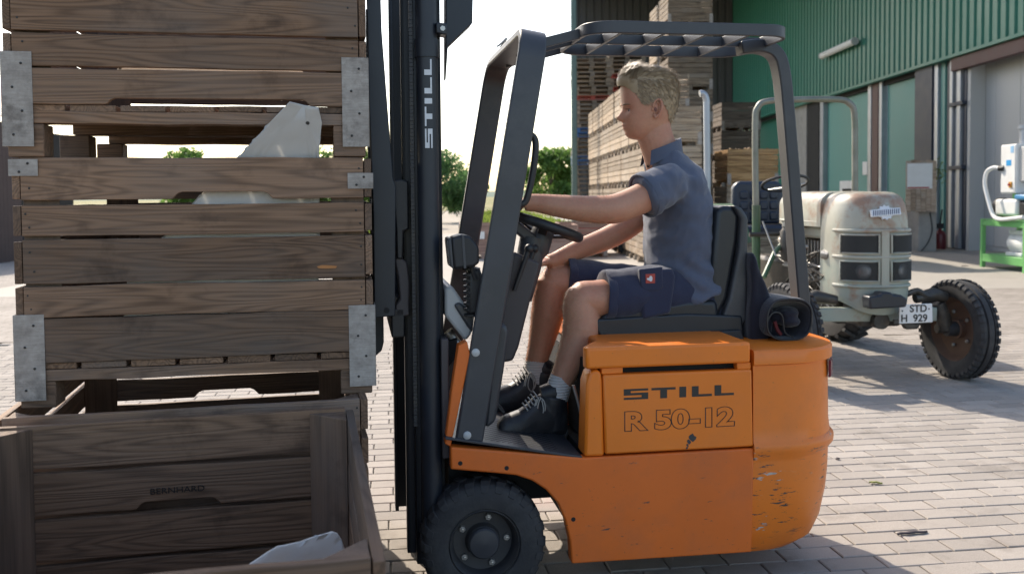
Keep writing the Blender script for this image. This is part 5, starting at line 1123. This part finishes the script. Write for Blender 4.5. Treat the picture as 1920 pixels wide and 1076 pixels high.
# hair: scalp shell and strands
t = NT('blond_hair'); isl = t.n('NewGeometry').outputs['Random Per Island']; c = t.mix(isl, (.19, .13, .075), (.46, .345, .215)); MT['hair'] = t.out(c, .42, 0, .5)
def hair_edge(a):                                      # lowest pixel row that carries hair, by angle from the face
    d = abs(math.degrees(a)); return interp([(0, 162), (25, 164), (50, 178), (68, 200), (80, 196), (98, 190), (112, 205), (135, 226), (180, 233)], d)[1]
def hair_th(y, a):
    d = abs(math.degrees(a)); top = max(0, min(1, (176-y)/38)); side_ = max(0, min(1, (hair_edge(a)-y)/26))
    qf = max(0, 1-d/55)*max(0, min(1, (y-132)/14))*max(0, min(1, (166-y)/8+.3))
    return .002+.006*top*side_+.004*side_+.013*qf
hr = MB(); NA = 44; hy_ = [126.5, 128, 131, 135, 140, 147, 155, 163, 171, 179, 187, 195, 203, 211, 219, 227, 233]
def hp_(y, a, k=1.0):
    p = head_pt(max(127, y), a, hair_th(y, a)*k); p.z += .003*k*max(0, (150-y)/24); return p
grid = [[None]*NA for _ in hy_]
for i, y in enumerate(hy_):
    for q in range(NA):
        a = -math.pi+2*math.pi*q/NA; grid[i][q] = hp_(min(y, hair_edge(a)), a)+Vector((noise.noise((q*.9, i*.7, 1))*.0012, 0, noise.noise((q*.8, i*.6, 5))*.0012)) if y <= hair_edge(a)+8 else None
idx = {}; vs = []; fs = []
for i in range(len(hy_)):
    for q in range(NA):
        if grid[i][q] is not None: idx[(i, q)] = len(vs); vs.append(grid[i][q])
for i in range(len(hy_)-1):
    for q in range(NA):
        k4 = [(i, q), (i, (q+1) % NA), (i+1, (q+1) % NA), (i+1, q)]
        if all(k in idx for k in k4): fs.append(tuple(idx[k] for k in k4))
fs.append(tuple(idx[(0, q)] for q in range(NA)))
hr.add(vs, fs); HAIR = hr.build('hair', MT['hair'], PERS, 60)
sb = MB(); rg = random.Random(9)
for k in range(9000):
    fr_ = k % 4 == 0; a = rg.uniform(-1, 1) if fr_ else rg.uniform(-math.pi, math.pi); ed = hair_edge(a); y = rg.uniform(132, 163) if fr_ else lerp(127.5, ed-1, rg.random()**.85); base = hp_(y, a, .75); d = abs(math.degrees(a))
    topf = max(0, min(1, (168-y)/30)); nrm = (base-(P(1216, 195, PC))).normalized()
    flow = Vector((.9, 0, .1)) if topf > .55 else Vector((.75, 0, -.75))
    if d < 58 and y > 134: flow = Vector((.25, -.2, .95))
    flow = (flow-nrm*flow.dot(nrm)*.9+Vector((rg.gauss(0, .13), rg.gauss(0, .15), rg.gauss(0, .13)))+Vector((0, .12*noise.noise(base*45), .12*noise.noise(base*45+Vector((5, 5, 5)))))).normalized()
    L = lerp(.020, .042, topf)*rg.uniform(.7, 1.25); w_ = .0009; sd = flow.cross(nrm).normalized()*w_
    lift = nrm*((.14+.22*topf) if not fr_ else .45)
    p1 = base+(flow+lift).normalized()*L*.5; p2 = p1+(flow-nrm*.15).normalized()*L*.5
    sb.add([base-sd, base+sd, p1+sd*.8, p1-sd*.8, p2], [(0, 1, 2, 3), (3, 2, 4)])
o = sb.build('hair_strands', MT['hair'], HAIR, None); o['kind'] = 'stuff'
# ---- polo shirt
def cloth(name, c, c2, rough=.85):
    t = NT(name); v = t.pos(off=False); cc = t.mix(t.noise(v, 5, 5), c, c2); cc = t.scale(cc, t.math('MULTIPLY_ADD', t.noise(v, 700, 2), .5, .75))
    t.bump(t.math('ADD', t.noise(v, 420, 2), t.math('MULTIPLY', t.noise(v, 14, 4), 2.5)), .35, .004); t.p.inputs['Sheen Weight'].default_value = .25; return t.out(cc, rough, 0, .2)
MT['shirt'] = cloth('blue_polo_cotton', (.075, .088, .130), (.105, .120, .165)); MT['shorts'] = cloth('navy_work_cloth', (.022, .027, .055), (.035, .04, .072)); MT['jacket'] = cloth('dark_navy_cloth', (.010, .010, .018), (.020, .019, .028))
sh = MB()
sh.tube(bez([P(1293, 552, PC), P(1284, 528, PC), P(1277, 490, PC), P(1273, 430, PC), P(1267, 375, PC), P(1262, 338, PC), P(1250, 310, PC), P(1241, 287, PC)], 4), [lerp(a, b_, 0) for a, b_ in []] or [(lerp(p[0], q[0], f/4), lerp(p[1], q[1], f/4)) for p, q in zip([(.146, .208), (.142, .196), (.138, .180), (.140, .188), (.128, .200), (.105, .198), (.082, .14)], [(.142, .196), (.138, .180), (.140, .188), (.128, .200), (.105, .198), (.082, .14), (.073, .070)]) for f in range(4)]+[(.073, .070)], 26, flat=(1, 0, 0))
sh.tube(bez([P(1262, 345, .33), P(1252, 345, .285), P(1230, 357, .262), P(1207, 368, .252)], 4), [.068, .072, .076, .079, .081, .082, .083, .083, .083, .083, .083, .083, .082], 22)
sh.tube(bez([P(1260, 345, .62), P(1248, 352, .665), P(1226, 380, .69), P(1212, 398, .69)], 4), [.085]*10+[.082, .08, .078], 22)
def sh_disp(p, n_):
    f = noise.noise(Vector((p.x*7, p.y*5, p.z*14)))*.009+noise.noise(Vector((p.x*16+p.z*12, p.y*9, p.z*20-p.x*10)))*.0075+abs(noise.noise(Vector((p.x*22-p.z*16, p.y*10, p.z*14+p.x*12+9))))*-.008
    lowb = max(0, min(1, (1.22-p.z)/.12)); f += lowb*.0035*math.sin(p.z*70+p.x*34+3*noise.noise(p*8)); return f
SHM = remeshed(sh, 'polo_shirt', .007, 14, sh_disp); SHM.materials.append(MT['shirt']); SHO = link('polo_shirt', SHM, PERS)
cl_ = MB(); cc = P(1240, 284, PC); rs = []
for i in range(25):
    a = 2*math.pi*i/24; ca_, sa_ = math.cos(a), math.sin(a)       # back of the collar stands higher than the front
    base = P(1240, 291, PC)+Vector((.070*ca_, .066*sa_, .012*ca_-.02)); top = P(1240, 291, PC)+Vector((.073*ca_-.002, .068*sa_, .030*ca_+.034)); out_ = P(1240, 291, PC)+Vector((.088*ca_-.004, .090*sa_, .016*ca_-.010-.03*max(0, -ca_)))
    rs.append([base, top, top+Vector((.006*ca_, .006*sa_, .003)), out_])
rs = [r_ for i, r_ in enumerate(rs[:-1]) if abs(i-12) > 2]; rs = rs[12-2:]+rs[:12-2]; cl_.rings(rs, False, False); cl_.build('collar', MT['shirt'], SHO, 60)
for c0, c1, off in (((1178, 342), (1237, 383), 0), ):
    pass
hem_c = P(1209, 367, .2525); hd = (P(1207, 368, .252)-P(1252, 345, .285)).normalized(); e = hd.orthogonal().normalized(); g_ = hd.cross(e)
b = MB(); b.rings([[hem_c+hd*h+(e*math.cos(2*math.pi*i/30)+g_*math.sin(2*math.pi*i/30))*r_ for i in range(30)] for r_, h in ((.084, -.024), (.0865, -.022), (.0865, .004), (.0845, .006), (.078, .004))], False); b.build('sleeve_hem', MT['shirt'], SHO, 50)
b = MB(); b.tube(bez([P(1290, 372, .29), P(1262, 378, .272), P(1240, 390, .27)], 4), .0025, 5)
for k, (u, v) in enumerate(((1216, 312), (1212, 330))): MB().lathe([(.0005, 0), (.006, 0), (.006, .003)], P(u, v, PC-.02), (-1, -.5, .3), 10).build('button', MT['decal_k'], SHO)
# ---- shorts
so = MB(); so.tube([P(1300, 600, PC), P(1292, 570, PC), P(1280, 535, PC), P(1272, 510, PC)], [(.12, .165), (.142, .185), (.138, .182), (.12, .17)], 24, flat=(1, 0, 0))
def leg_tube(pts, rs): so.tube(bez(pts, 4), [lerp(rs[int(i)], rs[min(int(i)+1, len(rs)-1)], i-int(i)) for i in [k/4 for k in range((len(pts)-1)*4+1)]], 22)
leg_tube([P(1300, 560, .41), P(1240, 549, .385), P(1180, 551, .36), P(1133, 555, .345)], [.112, .110, .100, .096]); leg_tube([P(1295, 560, .55), P(1200, 542, .58), P(1120, 530, .595), P(1062, 524, .60)], [.10, .095, .088, .082])
so.box(P(1200, 560, .4).x-.02, P(1290, 560, .4).x, .34, .42, P(1200, 596, .38).z, P(1200, 560, .38).z)
SOM = remeshed(so, 'shorts', .007, 4, lambda p, n_: noise.noise(Vector((p.x*9, p.y*8, p.z*9)))*.008+noise.noise(Vector((p.x*24, p.y*12, p.z*20)))*.004); SOM.materials.append(MT['shorts']); SOO = link('shorts', SOM, PERS)
for (u, v), (u2, v2), off, rr_ in (((1133, 556), (1180, 557), .345, .097), ((1062, 524), (1120, 530), .60, .085)):
    hc = P(u, v, off); hd = (P(u, v, off)-P(u2, v2, off)).normalized(); e = hd.orthogonal().normalized(); g_ = hd.cross(e)
    b = MB(); b.rings([[hc+hd*h+(e*math.cos(2*math.pi*i/30)+g_*math.sin(2*math.pi*i/30))*(r_+.004*math.sin(i*1.3)) for i in range(30)] for r_, h in ((rr_-.003, -.028), (rr_+.001, -.024), (rr_+.001, .004), (rr_-.002, .006), (rr_-.008, .002))], False); b.build('hem', MT['shorts'], SOO, 50)
pk = MB(); po = .268
pk.prism([S(u, v, po) for u, v in ((1201, 508), (1262, 503), (1268, 520), (1262, 560), (1258, 588), (1206, 600), (1202, 560))], side, po, po+.05); POC = pk.build('cargo_pocket', MT['shorts'], SOO, 50, .012, seg=3)
pk = MB(); pk.prism([S(u, v, po-.002) for u, v in ((1199, 505), (1243, 500), (1244, 540), (1236, 546), (1210, 547), (1201, 538))], side, po-.002, po+.03); FLP = pk.build('pocket_flap', MT['shorts'], POC, 50, .006)
lo = po-.0035; b = MB(); b.prism([S(u, v, lo) for u, v in ((1210.5, 514), (1228.5, 513), (1228.5, 531), (1211, 531.5))], side, lo, lo+.006); LG = b.build('red_logo', MT['red'], FLP, None, .0012)
b = MB(); b.prism([S(u, v, lo-.001) for u, v in ((1217, 521), (1219, 517), (1222, 517.5), (1223.5, 521), (1223, 526), (1220.5, 528), (1217.5, 526), (1213.5, 524.5), (1213, 521.5))], side, lo-.001, lo+.001); b.build('logo_shape', MT['decal_w'], LG, None)
# ---- socks and boots
t = NT('ribbed_sock'); v = t.pos(off=False); sx = t.n('SeparateXYZ'); t.l(v, sx.inputs[0]); w = t.math('SINE', t.math('MULTIPLY', sx.outputs[2], 620)); c = t.mix(t.math('MULTIPLY_ADD', w, .25, .3), (.62, .60, .58), (.38, .36, .37)); t.bump(w, .4, .003); MT['sock'] = t.out(c, .9)
MT['boot'] = plain('black_boot_leather', (.016, .017, .021), .5, 0, .3, 14, .25, 70, dirt=.35, dirtc=(.07, .065, .06)); MT['sole'] = plain('boot_sole', (.05, .048, .046), .7, 0, .2, 12, .2, 60, dirt=.5); MT['lace'] = plain('grey_lace', (.42, .40, .37), .8)
def boot(off, du, dv, sw_, yawd=0):
    B = empty('boot', (0, 0, 0)); B.parent = PERS
    tab = [(929, 790, 809, .028), (932, 782, 813, .040), (940, 775, 817, .048), (954, 770, 820, .053), (970, 765, 822, .053), (985, 756, 823, .050), (995, 746, 824, .047), (1003, 738, 824, .046), (1013, 741, 824, .047), (1030, 742, 824, .048), (1046, 743, 823, .047), (1057, 746, 821, .041), (1064, 744, 812, .026)]
    rs = []
    for x, zt, zb2, w in tab:
        a0 = S(x+du, zt+dv, off); a1 = S(x+du, zb2+dv, off); zc, hh2 = (a0[1]+a1[1])/2, (a0[1]-a1[1])/2; ring_ = []
        for q in range(20):
            a = 2*math.pi*q/20; s_, c_ = math.sin(a), math.cos(a); tp = w*(1 if s_ < 0 else lerp(1, .78, s_)); ring_.append(Vector((a0[0], off+tp*math.copysign(abs(c_)**.7, c_)+sw_*(x-1030)*.0019, zc+hh2*math.copysign(abs(s_)**.75, s_))))
        rs.append(ring_)
    ub_ = MB().rings(rs); ub_.tube([P(u+du, v+dv, off) for u, v in ((1034, 805), (1034, 775), (1036, 753), (1038, 741))], [(.054, .046), (.051, .045), (.055, .049), (.054, .049)], 22, flat=(1, 0, 0))
    UM = remeshed(ub_, 'upper', .0045, 4); UM.materials.append(MT['boot']); U_ = link('upper', UM, B)
    so_ = MB(); rs = []
    for x, zt, zb2, w in tab:
        a1 = S(x+du, zb2+dv-1, off); w2 = w+.005; rs.append([Vector((a1[0], off+c_*w2+sw_*(x-1030)*.0019, a1[1]+h)) for c_, h in ((-1, .016), (-1.0, -.006), (1.0, -.006), (1, .016))])
    SL = so_.rings(rs).build('sole', MT['sole'], B, 40, .004)
    lg = MB()
    for x in range(940, 1056, 10):
        z = S(x+du, interp([(a[0], a[2]) for a in tab], x)[1]+dv, off); w2 = interp([(a[0], a[3]) for a in tab], x)[1]+.005; y0 = off+sw_*(x-1030)*.0019; lg.box(z[0]-.006, z[0]+.006, y0-w2, y0+w2, z[1]-.010, z[1]-.002)
    lg.build('sole_lug', MT['sole'], SL, 40, .002)
    MB().tube([S3(1014+du, 739+dv, off), S3(1036+du, 735+dv, off-.001), S3(1060+du, 744+dv, off)], [.030, .045, .030], 14).build('collar_pad', MT['boot'], B)
    for k in range(5):
        x = 985+k*5; z = 762-k*5.5; y0 = off+sw_*(x-1030)*.0019
        MB().tube([Vector(S3(x+du-3, z+dv-2, y0))+Vector((0, .03, 0)), Vector(S3(x+du-5, z+dv-4, y0))+Vector((0, 0, .006)), Vector(S3(x+du+1, z+dv+1, y0))+Vector((0, -.038, -.004)), ], .0026, 6).build('lace', MT['lace'], B)
    y0 = off-.048
    for pts in (((1012, 744), (1020, 752), (1022, 768), (1014, 779), (1008, 770), (1010, 755), (1014, 746)), ((1010, 746), (1004, 762), (1003, 778), (1012, 782), (1019, 770), (1016, 750)), ((1006, 748), (1000, 770), (997, 786))): MB().tube(bez([S3(u+du, v+dv, y0+.002*math.sin(i)) for i, (u, v) in enumerate(pts)], 4), .0024, 6).build('lace', MT['lace'], B)
    return B
boot(.315, 0, 0, .25); boot(.60, -18, -46, .12)
for pts, off in ((((1054, 706), (1046, 732), (1039, 762)), .316), (((1007, 670), (1003, 694), (1008, 725)), .60)): MB().tube([P(u, v, off) for u, v in pts], [.0435, .046, .042], 24).build('sock', MT['sock'], PERS)
# ================================================================== JACKET AND BAG BEHIND THE SEAT
jb = MB(); rs = []
for v, k in ((.235, .86), (.26, 1), (.45, 1.02), (.64, 1), (.665, .86)):
    px = [(1403, 640), (1404, 560), (1405, 500), (1408, 470), (1416, 482), (1428, 512), (1442, 548), (1450, 590), (1444, 625), (1432, 645)]; cz_ = S(1420, 570, .26)
    rs.append([Vector((cz_[0]+(S(u, w_, .26)[0]-cz_[0])*k, v, cz_[1]+(S(u, w_, .26)[1]-cz_[1])*(k if w_ < 600 else 1))) for u, w_ in px])
jb.rings(rs); JM = remeshed(jb, 'jacket', .009, 3, lambda p, n_: noise.noise(Vector((p.x*16, p.y*9, p.z*6)))*.010+noise.noise(Vector((p.x*40, p.y*20, p.z*14)))*.004); JM.materials.append(MT['jacket'])
JO = link('jacket', JM, None, 0, FO); JO.rotation_euler.z = FY; tag(JO, 'dark navy jacket draped behind the forklift seat', 'jacket')
BG = empty('tool_bag', FO, FY, 'black open bag lying on the counterweight behind the seat', 'bag')
def bag_ring(y, k, wob): return [Vector((S(1474, 611, .2)[0]+.090*k*math.copysign(abs(math.cos(a))**.72, math.cos(a))+wob*math.sin(3*a), y, CTOP+.004+.077*k+.077*k*math.copysign(abs(math.sin(a))**.72, math.sin(a)))) for a in [2*math.pi*q/28 for q in range(28)]]
b = MB(); b.rings([bag_ring(.56, .5, 0), bag_ring(.54, .9, .003), bag_ring(.35, 1.0, .005), bag_ring(.20, 1.02, .004), bag_ring(.175, 1.0, .002), bag_ring(.178, .93, .004), bag_ring(.21, .90, .008), bag_ring(.26, .70, .012)]); b.build('shell', MT['jacket'], BG, 50)
b = MB(); rg = random.Random(6); bc = Vector((S(1474, 611, .2)[0], .22, CTOP+.07))
for k in range(9): b.ball(bc+Vector((rg.uniform(-.05, .055), rg.uniform(-.01, .06), rg.uniform(-.045, .03))), (rg.uniform(.025, .045), .05, rg.uniform(.02, .035)), 12)
BM = remeshed(b, 'folded_cloth', .006, 3, lambda p, n_: .005*noise.noise(p*40)); BM.materials.append(MT['jacket']); link('folded_cloth', BM, BG)
b = MB(); b.tube(bag_ring(.172, .975, .002), .004, 6, True); b.build('rim_piping', MT['black'], BG)
b = MB(); c0 = S(1450, 615, .19)[0]; b.tube(bez([(c0-.04, .19, CTOP+.03), (c0-.01, .185, CTOP+.10), (c0+.03, .185, CTOP+.095), (c0+.045, .19, CTOP+.03), (c0+.08, .19, CTOP+.01)], 5), .004, 6); b.build('strap', MT['black'], BG)
b = MB(); b.tube(bez([(c0+.01, .20, CTOP+.07), (c0+.02, .20, CTOP+.04), (c0+.035, .20, CTOP+.02)], 4), .007, 6); b.build('red_lining', plain('dark_red_cloth', (.10, .012, .014), .8), BG)
